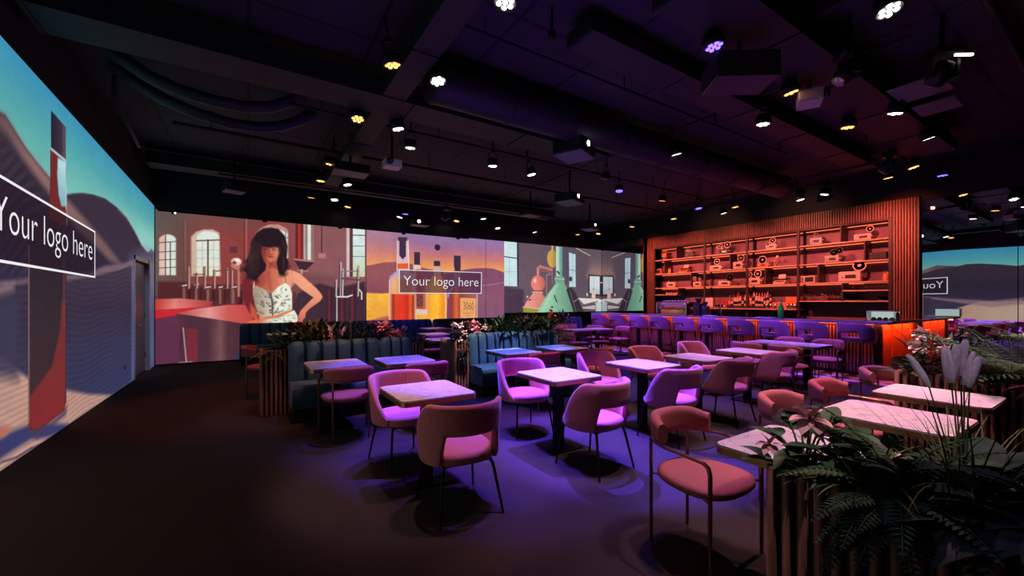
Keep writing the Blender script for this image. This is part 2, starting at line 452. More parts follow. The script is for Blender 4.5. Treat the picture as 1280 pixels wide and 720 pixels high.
# second dune with lit ridge, rising to the left (its far part is seen in the mirror)
ridge = [Q(1280,331),Q(1272,332.5),Q(1250,330.5),Q(1225,329.5),Q(1208,330.2),Q(1196,333),L(4,143),L(18,165),L(30,184),L(48,207),L(62,224),L(80,246),L(100,268),L(120,291),L(138,313),L(152,331)]
P.poly([(1.0,2.7)]+ridge+[(9.6,0),(1,0)], vgrad([(0,(58,60,92)),(1.2,(56,50,76)),(2.2,(52,42,58)),(3.2,(62,50,62))]), .025)
band = ridge[5:]
low = [L(150,333),L(136,326),L(118,308),L(98,290),L(80,268),L(62,245),L(44,222),L(24,196),L(6,168)]
P.poly(band+low, ugrad([(5.2,(96,74,82)),(6.2,(156,116,112)),(7.5,(142,104,102)),(9.4,(120,92,98))]), .10, .85)
P.shade([L(0,172),L(20,200),L(44,235),L(62,258),L(80,280),L(98,300),L(118,320),L(60,340),L(0,345),(2,2.2),(2,2.9)], lambda U, Z: 1+.13*np.sin(2*PI*(Z*7.5-U*4.2+.35*np.sin(U*5)))*np.clip((U-4)/2,0.2,1), .12)
# near dune: thin lit crest from the box to the door, dark face, lit sand at the bottom
P.poly([L(0,353),L(20,350),L(44,346),L(85,344),L(112,340),L(130,332),L(150,330),L(168,324),L(172,330),L(150,338),L(112,350),L(60,358),L(0,372)], (126,100,112), .06, .9)
face = vgrad([(0,(54,56,90)),(.8,(56,54,80)),(1.4,(58,48,66)),(2,(68,56,72))])
P.poly([L(0,358),L(40,352),L(85,350),L(112,346),L(150,337),L(163,332),L(163,476),L(140,493),L(110,491),L(85,487),L(60,480),L(34,471),L(20,462),L(0,445),(3.4,.9),(2.0,1.1),(2.0,1.45),(4,1.6)], face, .05)
P.shade([L(0,352),L(85,345),L(150,333),L(163,332),L(163,474),L(140,492),L(85,486),L(34,470),L(0,444),(2,1)], lambda U, Z: 1+.05*np.sin(2*PI*(Z*13+.5*np.sin(U*1.7)+.25*np.sin(U*4.3)-U*.55)), .08)
sand = ugrad([(1,(196,172,150)),(3.5,(190,165,145)),(5,(186,146,132)),(6.5,(184,140,126)),(8.5,(176,138,128))])
P.poly([(1,1.35)]+[Q(1280,376),Q(1250,377),Q(1225,377)]+[(4.9,1.2),L(0,446),L(20,464),L(34,473),L(60,482),L(85,488.5),L(110,493),L(140,494),L(152,487),(9,0),(1,0)], sand, .06)
P.poly([Q(1280,372),Q(1240,376),Q(1200,374),Q(1165,372),Q(1165,374),Q(1200,379),Q(1240,384),Q(1280,380)], (150,118,124), .1, .8)
P.poly([Q(1162,375),Q(1185,377),Q(1205,381),Q(1190,388),Q(1178,394),Q(1162,396)], (62,58,82), .15, .9)
P.shade([(1,1.2),L(0,450),L(34,476),L(85,490),L(150,490),(9,0),(1,0)], lambda U, Z: 1+.06*np.sin(2*PI*(Z*17+.6*np.sin(U*1.3)+.3*np.sin(U*3.9)+U*.5)), .08)
# bottle shadow on the sand, rough ground at its foot
P.poly([L(-40,560),L(0,545),L(20,536),L(38,530),L(84,530),L(76,540),L(58,547),L(36,550),L(20,560),L(0,573),L(-40,610)], (58,60,104), .06)
P.poly([L(0,532),L(14,534),L(4,546),L(0,548),L(-30,560),L(-30,540)], (176,110,92), .05)
P.line([L(0,578),L(18,572),L(36,561),L(56,553)], .022, (70,60,84), .8); P.line([L(0,592),L(14,579),L(30,566)], .016, (110,84,88), .8)
# bottle
bl, br = L(33,540)[0], L(81,540)[0]; bw = br-bl; bc = (bl+br)/2
body = [(bl,.28),(bl+.02,.22),(bl+.2,.16),(br-.06,.2),(br,.3),(br,2.0),(br-.08,2.2),(bc+.21,2.42),(bc+.2,2.46),(bc-.2,2.46),(bc-.21,2.42),(bl+.06,2.2),(bl,2.0)]
P.poly(body, lambda U, Z: mix((66,46,50),(50,40,48),np.clip((Z-.3)/1.5,0,1)), .02)
P.poly([(bl+.01,.24),(bl+.2,.17),(br-.04,.2),(br-.02,.5),(br-.02,1.5),(br-.14,1.5),(br-.2,1.15),(br-.42,.78),(bl+.05,.55)], lambda U, Z: mix((128,44,46),(112,48,50),np.clip((Z-.2)/1.2,0,1)), .05)
P.poly([(br-.10,1.2),(br-.03,1.2),(br-.03,2.0),(br-.10,2.0)], (112,58,56), .05, .8)
P.line([(bl+.015,.3),(bl+.015,2.05)], .03, (150,108,110), .8, .02); P.line([(br-.012,.3),(br-.012,2.05)], .022, (62,48,60), .9, .02)
P.poly([(bl+.02,.2),(bl+.3,.14),(br-.05,.2),(br+.05,.26),(br,.14),(bl+.2,.08)], (70,58,90), .05, .8)
nl, nr = L(61.5,220)[0], L(80.5,220)[0]; nk = (nr-nl)/2; bc0 = bc; bc = (nl+nr)/2
nz = [L(70,176)[1], L(70,190)[1], L(70,255)[1]]
P.poly([(bc-nk,nz[1]),(bc-nk-.03,nz[2]),(bc-nk-.05,2.4),(bc+nk+.05,2.4),(bc+nk+.03,nz[2]),(bc+nk,nz[1])], (112,44,42), .015)
P.poly([(bc-.02,nz[1]-.06),(bc-.04,nz[1]-.25),(bc-.0,nz[2]+.12),(bc+.08,nz[2]),(bc+nk+.02,nz[2]+.02),(bc+nk-.01,nz[1]-.04)], vgrad([(2.55,(120,170,184)),(3.1,(176,214,218))]), .03)
P.line([(bc+nk-.01,nz[1]),(bc+nk+.02,nz[2]),(bc+nk+.04,2.42)], .02, (190,214,220), .9); P.line([(bc-nk,nz[1]),(bc-nk-.02,nz[2]),(bc-nk-.04,2.42)], .016, (70,46,56), .9)
P.poly([(bc-nk-.01,nz[1]),(bc-nk-.01,nz[1]-.03),(bc+nk,nz[1]-.05),(bc+nk,nz[1]-.0)], (170,190,200), .015)
capz = L(70,152)[1]
P.poly([(bc-nk,nz[1]),(bc-nk+.01,capz+.06),(bc+nk-.005,capz+.03),(bc+nk,nz[1]-.01)], ugrad([(bc-.15,(46,36,52)),(bc+.1,(64,52,70)),(bc+.15,(90,72,84))]), .012)
# smoked box behind the lettering
BX = [(5.2, 1.84), (8.10, 1.83), (8.10, 2.49), (5.2, 2.62)]
P.poly(BX, (40,26,40), .015, .62)
P.grain(.014, (1.0,.3,.07), 4)
pts = np.stack([np.full(len(P.U), XP), P.U, P.Z], 1)
mural_l = thing('desert_projection', 'tall projected desert picture with one giant bottle filling the long side wall', 'projection', (XL, 7, 0))
o = P.mesh('picture', pts, None, (DY0-.05, DY1+.09, DZ+.06)); o.parent = mural_l; o.matrix_parent_inverse = Matrix.Translation((-XL,-7,0))
def fitL(s_, t):
    a = [BX[0][k]*(1-s_)+BX[1][k]*s_ for k in (0,1)]; b = [BX[3][k]*(1-s_)+BX[2][k]*s_ for k in (0,1)]
    return Vector((.020, a[0]*(1-t)+b[0]*t-7, a[1]*(1-t)+b[1]*t))
frame_mesh(fitL, 'logo_frame', M_white_light, mural_l, .011, .035)
tag(text_mesh('Your logo here', 'lettering', M_white_light, mural_l, fitL, .36, .42), 'white words in a frame')

# ---- back wall ---------------------------------------------------------------------------
YP = YB-.012
def B(px, py):
    p = at_y(px, py, YB); return (p.x, p.z)
ZT = 3.63
def back_pic(name, label, p0, p1, painter, zb=.03, x0=None, x1=None):
    x0 = B(p0, 400)[0] if x0 is None else x0; x1 = B(p1, 400)[0] if x1 is None else x1
    n = int((p1-p0)*1.7)
    us = np.array([B(p0+(p1-p0)*k/(n-1), 400)[0] for k in range(n)]); us[0] = x0; us[-1] = x1
    p = Pic(us, np.linspace(zb, ZT, 270)); p.ks = .55; p.kl = .58; painter(p); p.grain(.022, (.6,.22,.08), len(name))
    th = thing(name, label, 'projection', ((x0+x1)/2, YB, 0))
    o = p.mesh('picture', np.stack([p.U, np.full(len(p.U), YP), p.Z], 1), th)
    o.matrix_parent_inverse = Matrix.Translation((-(x0+x1)/2, -YB, 0))
    return th
def BB(pts): return [B(*p) for p in pts]

def distillery(p):
    W = lambda X, Y: B(290+X/5.146, 270+Y/5.146)          # detail crop coordinates around the woman
    p.poly(BB([(190,250),(460,250),(460,470),(190,470)]), ugrad([(B(197,0)[0],(104,88,84)),(B(225,0)[0],(112,74,70)),(B(262,0)[0],(140,66,62)),(B(330,0)[0],(138,62,60)),(B(400,0)[0],(140,88,92)),(B(455,0)[0],(136,84,90))]))
    p.poly(BB([(190,258),(330,258),(330,285),(190,282)]), (84,80,82), .5, .45)
    # floor and lower zone
    p.poly(BB([(190,372),(310,366),(460,362),(460,470),(190,470)]), vgrad([(0,(62,44,56)),(.8,(78,44,52)),(1.5,(92,48,50))]), .12)
    # windows at the left
    def win(x0, x1, yt, yb, arch, tint, bars, fw=.05):
        o = [B(x0,yb),B(x0,yt+arch)]+[B(x0+(x1-x0)*t, yt+arch-arch*math.sin(PI*t)**.7) for t in (.15,.3,.5,.7,.85)]+[B(x1,yt+arch),B(x1,yb)]
        p.poly(o, tint, .03)
        for a, b in bars: p.line([B(*a),B(*b)], fw, (92,52,48), .85)
    p.poly(BB([(239,345),(239,296),(245,290),(255,287),(266,287),(274,291),(276,345)]), (206,178,158), .04)
    win(199, 220, 293, 344, 5, lambda U, Z: np.where((U < B(207,0)[0])[:,None], np.array([(226,190,176)]), np.array([(216,228,218)])), [((207,294),(207,344)),((199,303.5),(220,302)),((199,315),(220,314)),((199,325),(220,324)),((199,335),(220,334)),((213,303),(213,344))], .035)
    win(246, 274, 289, 345, 6, vgrad([(1.6,(228,214,160)),(2.0,(222,226,196)),(2.6,(216,226,216))]), [((246,301),(274,300)),((260,300),(260,345))], .06)
    for a, b in (((246,313),(274,312.5)),((246,323),(274,323)),((246,334),(274,334)),((253,300),(253,345)),((267,300),(267,345))): p.line([B(*a),B(*b)], .02, (170,140,130), .7)
    p.line([B(229,270),B(230,372)], .06, (92,74,76), .8); p.line([B(231.5,276),B(232,340)], .025, (176,120,110), .6)
    p.line([B(305,275),B(305,330)], .03, (70,40,46), .8); p.line([B(308,275),B(308,330)], .06, (176,110,104), .6)
    p.poly(BB([(287,308),(297,308.5),(297,316.5),(287,316)]), (96,50,54), .03)
    # brewing gear
    p.poly(BB([(197,352),(230,352),(240,356),(310,356),(310,374),(197,376)]), (86,40,46), .06)
    for x, y0, r in ((232,356,5.5),(247,355,5),(262,358,6),(277,358,5),(294,358,8),(308,360,6)):
        p.poly(BB([(x-r,y0+2),(x+r,y0+2),(x+r,380),(x-r,380)]), ugrad([(B(x-r,0)[0],(60,30,34)),(B(x-r*.3,0)[0],(150,104,98)),(B(x,0)[0],(100,52,52)),(B(x+r*.6,0)[0],(84,36,40)),(B(x+r,0)[0],(48,26,32))]), .02)
        p.ell(B(x,y0+2), .2*r/5, .07, (96,60,60), .03, .95); p.line([B(x-r*.6,y0+1.2),B(x+r*.2,y0+.4)], .05, (236,214,204), .9)
    for x, yt in ((236,334),(246,342),(256,334),(268,338),(284,336),(290,338)):
        p.line([B(x,yt),B(x,360)], .09, (150,98,92), .9); p.line([B(x+.8,yt),B(x+.8,360)], .03, (214,176,166), .8); p.line([B(x-1.4,yt),B(x-1.4,360)], .03, (84,44,46), .8)
    p.line([B(242,343),B(256,343)], .05, (120,70,66), .9); p.line([B(270,339),B(288,337)], .05, (110,64,62), .9)
    p.poly(BB([(289,334),(289,330),(292,328),(297,328),(300,332),(300,371),(297,371),(297,338)]), (190,120,104), .03)
    p.ell(B(295.5,327), .20, .17, (222,190,178), .03); p.ell(B(296.5,325.5), .10, .08, (250,234,226), .03); p.ell(B(293,328.5), .08, .08, (120,60,54), .04)
    # the two red tables
    p.poly(BB([(190,374),(226,373),(268,377),(262,383.5),(190,388)]), ugrad([(B(197,0)[0],(188,66,62)),(B(218,0)[0],(222,130,124)),(B(240,0)[0],(206,92,88)),(B(268,0)[0],(150,60,58))]), .02)
    p.poly(BB([(190,388),(262,383.5),(266,381),(266,386),(236,392),(190,400)]), (196,40,50), .025)
    p.poly(BB([(190,400),(222,394),(225,405),(225,452),(190,458)]), (96,48,74), .06)
    p.poly(BB([(220,392),(246,386),(285,381),(305,381),(330,385),(330,406),(300,404),(262,398)]), ugrad([(B(222,0)[0],(170,72,70)),(B(262,0)[0],(224,150,146)),(B(285,0)[0],(206,92,88)),(B(310,0)[0],(196,76,72)),(B(330,0)[0],(170,52,50))]), .02)
    p.poly(BB([(220,392),(262,398),(300,404),(330,406),(330,450),(225,455),(230,412)]), ugrad([(B(222,0)[0],(84,46,60)),(B(260,0)[0],(76,46,58)),(B(276,0)[0],(120,80,84)),(B(285,0)[0],(84,48,58)),(B(330,0)[0],(70,40,52))]), .025)
    p.poly(BB([(232,410),(247,412),(247,452),(234,452)]), (132,44,60), .04, .8)
    p.line([B(229,410),B(233,452)], .05, (190,160,166), .8); p.line([B(224,453),B(240,452)], .04, (170,140,150), .7)
    p.poly(BB([(290,452),(303,430),(330,420),(330,455)]), (56,56,78), .04)
    # tall still at the right of the woman, pipes, box, window
    p.poly(BB([(369,274),(392,278),(392,325),(368,325)]), ugrad([(B(368,0)[0],(130,76,74)),(B(371.5,0)[0],(70,34,38)),(B(373,0)[0],(196,48,44)),(B(375,0)[0],(178,44,42)),(B(378,0)[0],(84,40,44)),(B(380.5,0)[0],(196,186,176)),(B(383,0)[0],(122,104,104)),(B(385.5,0)[0],(232,228,216)),(B(388,0)[0],(220,214,204)),(B(389.5,0)[0],(120,96,98)),(B(392,0)[0],(160,128,126))]), .02)
    p.line([B(368,324),B(392,327)], .07, (176,120,112)); p.poly(BB([(368,326),(393,328),(382,338),(375,337)]), (62,40,50), .02)
    p.line([B(377,338),B(377,348)], .10, (206,178,170)); p.line([B(371,338),B(385,339)], .04, (190,150,146))
    p.poly(BB([(370,365),(386,362),(388,400),(366,402)]), ugrad([(B(366,0)[0],(64,44,52)),(B(374,0)[0],(140,120,124)),(B(378,0)[0],(190,170,170)),(B(384,0)[0],(80,56,64))]), .03)
    p.line([B(402,283),B(402,316)], .06, (80,52,60)); p.poly(BB([(398,316),(407,317),(407,323.5),(398,322.5)]), (182,118,118), .03)
    p.line([B(360,348),B(430,351)], .02, (110,66,72), .8)
    p.poly(BB([(433,284),(437,285),(437,346),(433,346)]), (214,190,184), .03); p.poly(BB([(437,285),(441,286),(441,346),(437,346)]), (86,56,66), .03)
    p.poly(BB([(441,284),(456,286),(456,346),(441,346)]), vgrad([(1.7,(176,190,150)),(2.3,(196,206,166)),(2.8,(206,222,214)),(3.5,(214,228,224))]), .02)
    for y in (294,307.5,320.5): p.line([B(441,y),B(456,y+.3)], .05 if y < 300 else .03, (70,66,72), .9)
    # dark tanks with chrome
    p.poly(BB([(366,340),(432,346),(432,364),(366,362)]), (112,70,76), .2, .7)
    p.poly(BB([(388,358),(400,354),(420,360),(456,352),(456,402),(360,402),(372,366)]), (66,44,56), .06)
    for x in (412,428,441): p.poly(BB([(x-4,362),(x+3,362),(x+3,402),(x-4,402)]), ugrad([(B(x-4,0)[0],(50,34,44)),(B(x-1,0)[0],(112,44,58)),(B(x+1,0)[0],(84,40,52)),(B(x+3,0)[0],(48,32,44))]), .03)
    for x, yt in ((426,328),(428.5,336),(448,333),(420.5,350)): p.line([B(x,yt),B(x-.6,370)], .10, (136,112,118)); p.line([B(x+.4,yt),B(x-.2,370)], .03, (226,214,210)); p.line([B(x-1.6,yt+3),B(x-2,370)], .04, (80,52,62))
    p.line([B(429,339),B(448,339)], .05, (130,110,118)); p.line([B(427,348),B(449,350)], .09, (96,72,82))
    p.line([B(421,371),B(434,371),B(440,369)], .07, (226,216,214)); p.line([B(449,362),B(452,366),B(452,374)], .06, (226,216,214)); p.line([B(421,372),B(421,402)], .05, (200,184,186))
    # ---- the woman in the picture
    p.poly([W(*q) for q in [(140,150),(150,110),(190,75),(240,55),(300,55),(350,80),(362,100),(362,270),(340,290),(150,290)]], (196,140,130), .03)
    p.poly([W(*q) for q in [(262,78),(320,92),(358,112),(360,270),(300,270),(262,120)]], vgrad([(2.2,(196,196,188)),(3.2,(216,230,226))]), .03)
    p.line([W(300,140),W(360,140)], .04, (120,96,96)); p.line([W(345,100),W(345,270)], .03, (130,100,100))
    hair = [(252,74),(300,84),(340,128),(358,196),(352,270),(366,300),(352,342),(326,384),(300,372),(286,300),(300,240),(296,196),(240,172),(196,192),(190,240),(206,290),(222,312),(214,350),(190,372),(150,416),(112,400),(78,348),(98,312),(92,286),(116,232),(120,172),(156,108),(200,80)]
    p.poly([W(*q) for q in [(100,386),(72,404),(62,470),(78,560),(106,612),(138,660),(100,686),(90,694),(166,692),(176,660),(150,580),(134,480),(140,410)]], (116,40,46), .04)
    p.poly([W(*q) for q in [(118,560),(150,600),(170,655),(160,680),(120,640)]], (200,84,64), .05)
    p.poly([W(*q) for q in [(92,690),(120,672),(168,664),(176,690)]], (232,110,80), .04)
    skin = lambda U, Z: mix((176,74,60),(228,142,112),np.clip((U-W(150,0)[0])/(W(360,0)[0]-W(150,0)[0]),0,1))
    p.poly([W(*q) for q in [(128,404),(170,372),(214,350),(216,290),(286,292),(292,345),(330,356),(372,346),(410,362),(428,400),(400,440),(372,470),(384,540),(384,620),(300,650),(180,652),(150,560),(136,470)]], skin, .03)
    p.poly([W(*q) for q in [(392,352),(430,366),(470,400),(540,462),(576,504),(582,524),(566,548),(500,596),(474,622),(470,652),(474,684),(452,690),(426,688),(424,650),(440,610),(492,556),(524,524),(506,512),(446,470),(404,430)]], lambda U, Z: mix((206,110,86),(240,160,126),np.clip((Z-W(0,690)[1])/.9,0,1)), .03)
    for k in range(4): p.line([W(432+k*11,655),W(434+k*12,688)], .02, (150,70,60), .6)
    p.poly([W(*q) for q in [(236,300),(284,300),(290,344),(262,330),(232,340)]], (150,66,56), .05, .8)
    p.poly([W(*q) for q in [(228,340),(244,352),(256,470),(244,486),(232,440)]], (166,74,60), .07, .6)
    top = [(134,452),(160,450),(206,470),(246,506),(262,492),(296,456),(344,430),(372,452),(386,500),(386,596),(350,616),(280,638),(180,652),(150,580),(134,500)]
    p.poly([W(*q) for q in [(130,404),(190,372),(232,362),(214,420),(180,452),(140,446)]], (150,62,54), .16, .6)
    p.poly([W(*q) for q in [(300,372),(372,352),(408,372),(380,430),(320,430)]], (244,168,134), .18, .5)
    p.poly([W(*q) for q in [(392,430),(404,470),(392,520),(384,480)]], (150,70,62), .06, .6)
    p.poly([W(*q) for q in top], lambda U, Z: mix((170,150,132),(232,236,218),np.clip((U-W(170,0)[0])/(W(300,0)[0]-W(170,0)[0]),0,1)), .025)
    p.line([W(140,455),W(146,400),W(150,380)], .035, (226,220,206)); p.line([W(348,432),W(340,380),W(330,360)], .02, (80,60,60))
    rn = random.Random(3)
    for k in range(70):
        x = rn.uniform(140,380); y = rn.uniform(466,630)
        c = rn.choice([(120,140,110),(150,170,140),(90,60,60),(150,104,84),(176,190,160)])
        p.ell(W(x,y), rn.uniform(.03,.09), rn.uniform(.02,.05), c, .03, .75, rn.uniform(0,3))
    p.line([W(250,500),W(258,560),W(262,640)], .05, (74,60,76), .9)
    for k in range(9): p.ell(W(252+rn.uniform(-16,16), 510+k*14), .05, .04, (66,52,70), .03, .8)
    p.poly([W(*q) for q in [(176,652),(280,640),(388,600),(396,614),(300,652),(176,668)]], (222,126,96), .02)
    p.poly([W(*q) for q in [(172,668),(210,664),(300,654),(400,606),(420,640),(426,694),(172,694)]], lambda U, Z: mix((214,130,100),(232,234,212),np.clip((U-W(190,0)[0])/.25,0,1)), .02)
    for k in range(16):
        p.ell(W(rn.uniform(230,410), rn.uniform(636,690)), .06, .025, (130,160,130), .03, .7)
    p.line([W(330,654),W(345,690)], .025, (90,80,80), .8)
    # face with fringe
    p.ell(W(246,238), .43, .47, lambda U, Z: mix((166,72,60),(222,140,112),np.clip((U-W(215,0)[0])/.45,0,1)), .03)
    p.poly([W(*q) for q in [(212,262),(228,288),(248,299),(268,290),(288,262)]], (204,120,96), .05, .8)
    p.poly([W(*q) for q in hair], (40,27,33), .04)
    for k, q in enumerate(hair):       # loose waves round the outline
        if q[1] > 300 and not 185 < q[0] < 318: p.ell(W(q[0]+rn.uniform(-4,4), q[1]-8), .10, .16, (40,27,33), .09, .8, rn.uniform(0,3))
    for k in range(16): x = rn.choice([rn.uniform(110,185), rn.uniform(305,350)]); y = rn.uniform(150,330); p.line([W(x,y),W(x+rn.uniform(-12,12),y+28),W(x+rn.uniform(-10,10),y+60)], .03, (92,54,54), .45, .04)
    p.poly([W(*q) for q in [(188,200),(206,198),(216,240),(222,286),(206,280),(192,240)]], (120,48,46), .10, .7)
    p.poly([W(*q) for q in [(262,200),(290,205),(296,236),(284,262),(268,250)]], (240,168,136), .12, .45)
    p.line([W(222,296),W(248,304),W(276,294)], .05, (140,60,52), .7, .05)
    p.poly([W(*q) for q in [(184,196),(200,176),(240,168),(296,184),(302,204),(280,200),(250,204),(220,200)]], (40,27,33), .05)
    for x in (222,272):
        p.line([W(x-14,208),W(x+13,206)], .022, (60,30,32)); p.ell(W(x,217), .075, .028, (56,30,34), .02); p.ell(W(x+2,217), .03, .015, (220,190,176), .02, .6)
        p.ell(W(x,226), .07, .02, (160,80,70), .04, .5)
    p.line([W(250,214),W(253,244)], .02, (236,168,140), .7); p.line([W(238,247),W(257,248)], .028, (130,54,50), .9)
    p.ell(W(248,262), .10, .026, (176,44,50), .02); p.ell(W(249,268), .085, .026, (204,76,76), .02); p.line([W(230,264.5),W(267,264.5)], .012, (110,26,34))
    for k in range(22):
        x = 96+k*3.5; p.line([W(x+30,150+k*2),W(x+8,260),W(x,340+(k%5)*14)], .018, (74,48,52), .35, .03)
    # black hem above the pipe
    p.line([B(458,284),B(458,400)], .05, (40,26,36), .9)
def bottles(p):
    K = lambda X, Y: B(460+X/6, 285+Y/6)
    x0, x1 = B(458,0)[0], B(630,0)[0]
    p.poly([(x0-1,0),(x1+1,0),(x1+1,4),(x0-1,4)], vgrad([(2.0,(250,196,84)),(2.35,(246,186,86)),(2.65,(232,146,96)),(3.0,(196,118,124)),(3.3,(160,112,150)),(3.62,(146,118,168))]))
    p.poly([(x0-1,2.6),(B(500,0)[0],2.6),(B(500,0)[0],4),(x0-1,4)], (224,150,120), 1.0, .3)
    p.poly([K(*q) for q in [(-20,284),(40,274),(120,258),(200,254),(300,262),(420,300),(560,330),(560,520),(-20,520)]], vgrad([(1.2,(128,66,90)),(2.3,(150,84,92))]), .03)
    p.poly([K(*q) for q in [(540,350),(640,334),(720,312),(800,303),(880,300),(940,305),(1000,326),(1040,340),(1040,720),(540,720)]], vgrad([(.6,(132,84,112)),(1.5,(142,88,112)),(2.3,(132,78,106))]), .03)
    p.line([K(700,420),K(860,432),K(930,424),K(1040,404)], .03, (206,150,160), .8, .03)
    p.poly([K(*q) for q in [(-20,486),(100,492),(250,480),(420,440),(560,470),(620,600),(620,720),(-20,720)]], vgrad([(.7,(236,160,62)),(1.6,(252,190,72))]), .05)
    for k in range(18): p.line([K(-10+(k%4)*14,510+k*9),K(70,506+k*9.4),K(150,512+k*9)], .015, (214,124,54), .5, .03)
    p.poly([K(*q) for q in [(-20,700),(60,680),(140,660),(240,690),(240,720),(-20,720)]], (176,96,84), .06)
    # bottle 1
    p.poly([K(*q) for q in [(157,700),(157,400),(166,366),(190,340),(216,322),(218,250),(222,92),(298,94),(304,250),(308,322),(334,344),(354,370),(362,400),(362,700)]], lambda U, Z: mix((226,150,120),(216,176,190),np.clip((Z-1.7)/.8,0,1)), .02)
    p.poly([K(*q) for q in [(216,268),(310,264),(310,304),(216,306)]], (226,96,34), .02)
    p.poly([K(*q) for q in [(170,382),(350,386),(352,500),(172,494)]], ugrad([(K(160,0)[0],(206,170,170)),(K(200,0)[0],(236,170,110)),(K(300,0)[0],(206,120,70)),(K(352,0)[0],(220,160,140))]), .03, .9)
    p.poly([K(*q) for q in [(172,496),(352,500),(350,700),(168,700)]], ugrad([(K(168,0)[0],(236,130,90)),(K(186,0)[0],(150,54,40)),(K(206,0)[0],(220,70,38)),(K(260,0)[0],(232,58,40)),(K(296,0)[0],(196,50,40)),(K(318,0)[0],(240,96,44)),(K(340,0)[0],(150,50,44)),(K(352,0)[0],(240,150,96))]), .02)
    for q in ([(160,400),(170,366),(220,328)],[(360,400),(346,366),(306,328)]): p.line([K(*a) for a in q], .08, (150,150,206), .9, .04)
    p.line([K(159,390),K(159,700)], .03, (240,200,200)); p.line([K(360,390),K(360,700)], .035, (236,206,216))
    p.line([K(219,95),K(217,320)], .03, (230,220,230)); p.line([K(299,95),K(307,320)], .05, (240,226,190))
    p.poly([K(*q) for q in [(226,68),(292,70),(294,98),(284,98),(284,212),(258,236),(234,206),(234,98),(224,96)]], (66,48,72), .02)
    # bottle 2
    p.poly([K(*q) for q in [(352,640),(352,400),(340,360),(338,270),(398,272),(400,340),(440,372),(446,400),(444,650)]], ugrad([(K(352,0)[0],(216,160,140)),(K(370,0)[0],(166,72,50)),(K(420,0)[0],(190,96,60)),(K(444,0)[0],(236,180,150))]), .03)
    p.poly([K(*q) for q in [(366,500),(410,505),(408,590),(366,586)]], (110,56,66), .03); p.poly([K(*q) for q in [(356,606),(444,612),(444,650),(356,650)]], (226,200,180), .03)
    p.line([K(378,520),K(398,540),K(376,560),K(398,580)], .035, (160,100,100), .8)
    p.poly([K(*q) for q in [(340,276),(396,278),(396,310),(340,308)]], (226,196,196), .02)
    p.poly([K(*q) for q in [(345,180),(389,182),(389,274),(345,276)]], (64,46,66), .02)
    # bottle 3
    p.poly([K(*q) for q in [(446,700),(448,420),(470,380),(492,350),(494,284),(542,286),(544,350),(570,390),(588,430),(588,700)]], ugrad([(K(446,0)[0],(232,150,90)),(K(470,0)[0],(252,176,52)),(K(520,0)[0],(252,190,60)),(K(566,0)[0],(240,140,40)),(K(588,0)[0],(252,206,140))]), .02)
    p.poly([K(*q) for q in [(492,286),(542,288),(543,350),(492,352)]], (196,170,186), .03, .85)
    p.poly([K(*q) for q in [(493,246),(540,248),(540,286),(493,286)]], (62,44,64), .02)
    # bottle 4
    p.poly([K(*q) for q in [(588,700),(592,500),(606,470),(632,440),(640,320),(697,322),(700,430),(760,440),(806,478),(818,510),(818,700)]], ugrad([(K(590,0)[0],(120,72,110)),(K(630,0)[0],(150,60,60)),(K(660,0)[0],(236,110,56)),(K(690,0)[0],(150,70,66)),(K(818,0)[0],(170,96,100))]), .02)
    p.poly([K(*q) for q in [(640,322),(696,322),(700,440),(640,450)]], (150,112,140), .03, .85)
    p.line([K(596,520),K(606,480),K(636,450)], .10, (150,160,226), .9, .05); p.line([K(660,486),K(720,446),K(800,470),K(815,520)], .05, (130,110,170), .8, .04); p.line([K(817,500),K(817,700)], .04, (236,216,226))
    p.poly([K(*q) for q in [(643,206),(694,210),(694,322),(688,324),(650,322),(643,280)]], (64,46,66), .02)
    p.poly([K(*q) for q in [(690,524),(808,528),(808,705),(690,705)]], (238,168,104), .02)
    p.line([K(710,640),K(790,638)], .02, (120,70,60), .8); p.line([K(722,658),K(770,656)], .014, (150,96,76), .7); p.line([K(706,544),K(796,546)], .012, (150,96,76), .6)
    p.ell(K(520,146), .185, .185, (54,34,62), .02)
    p.poly(LBOX, (70,40,66), .02, .66)
    p.line([B(607,298),B(607,402)], .035, (70,40,60), .9)
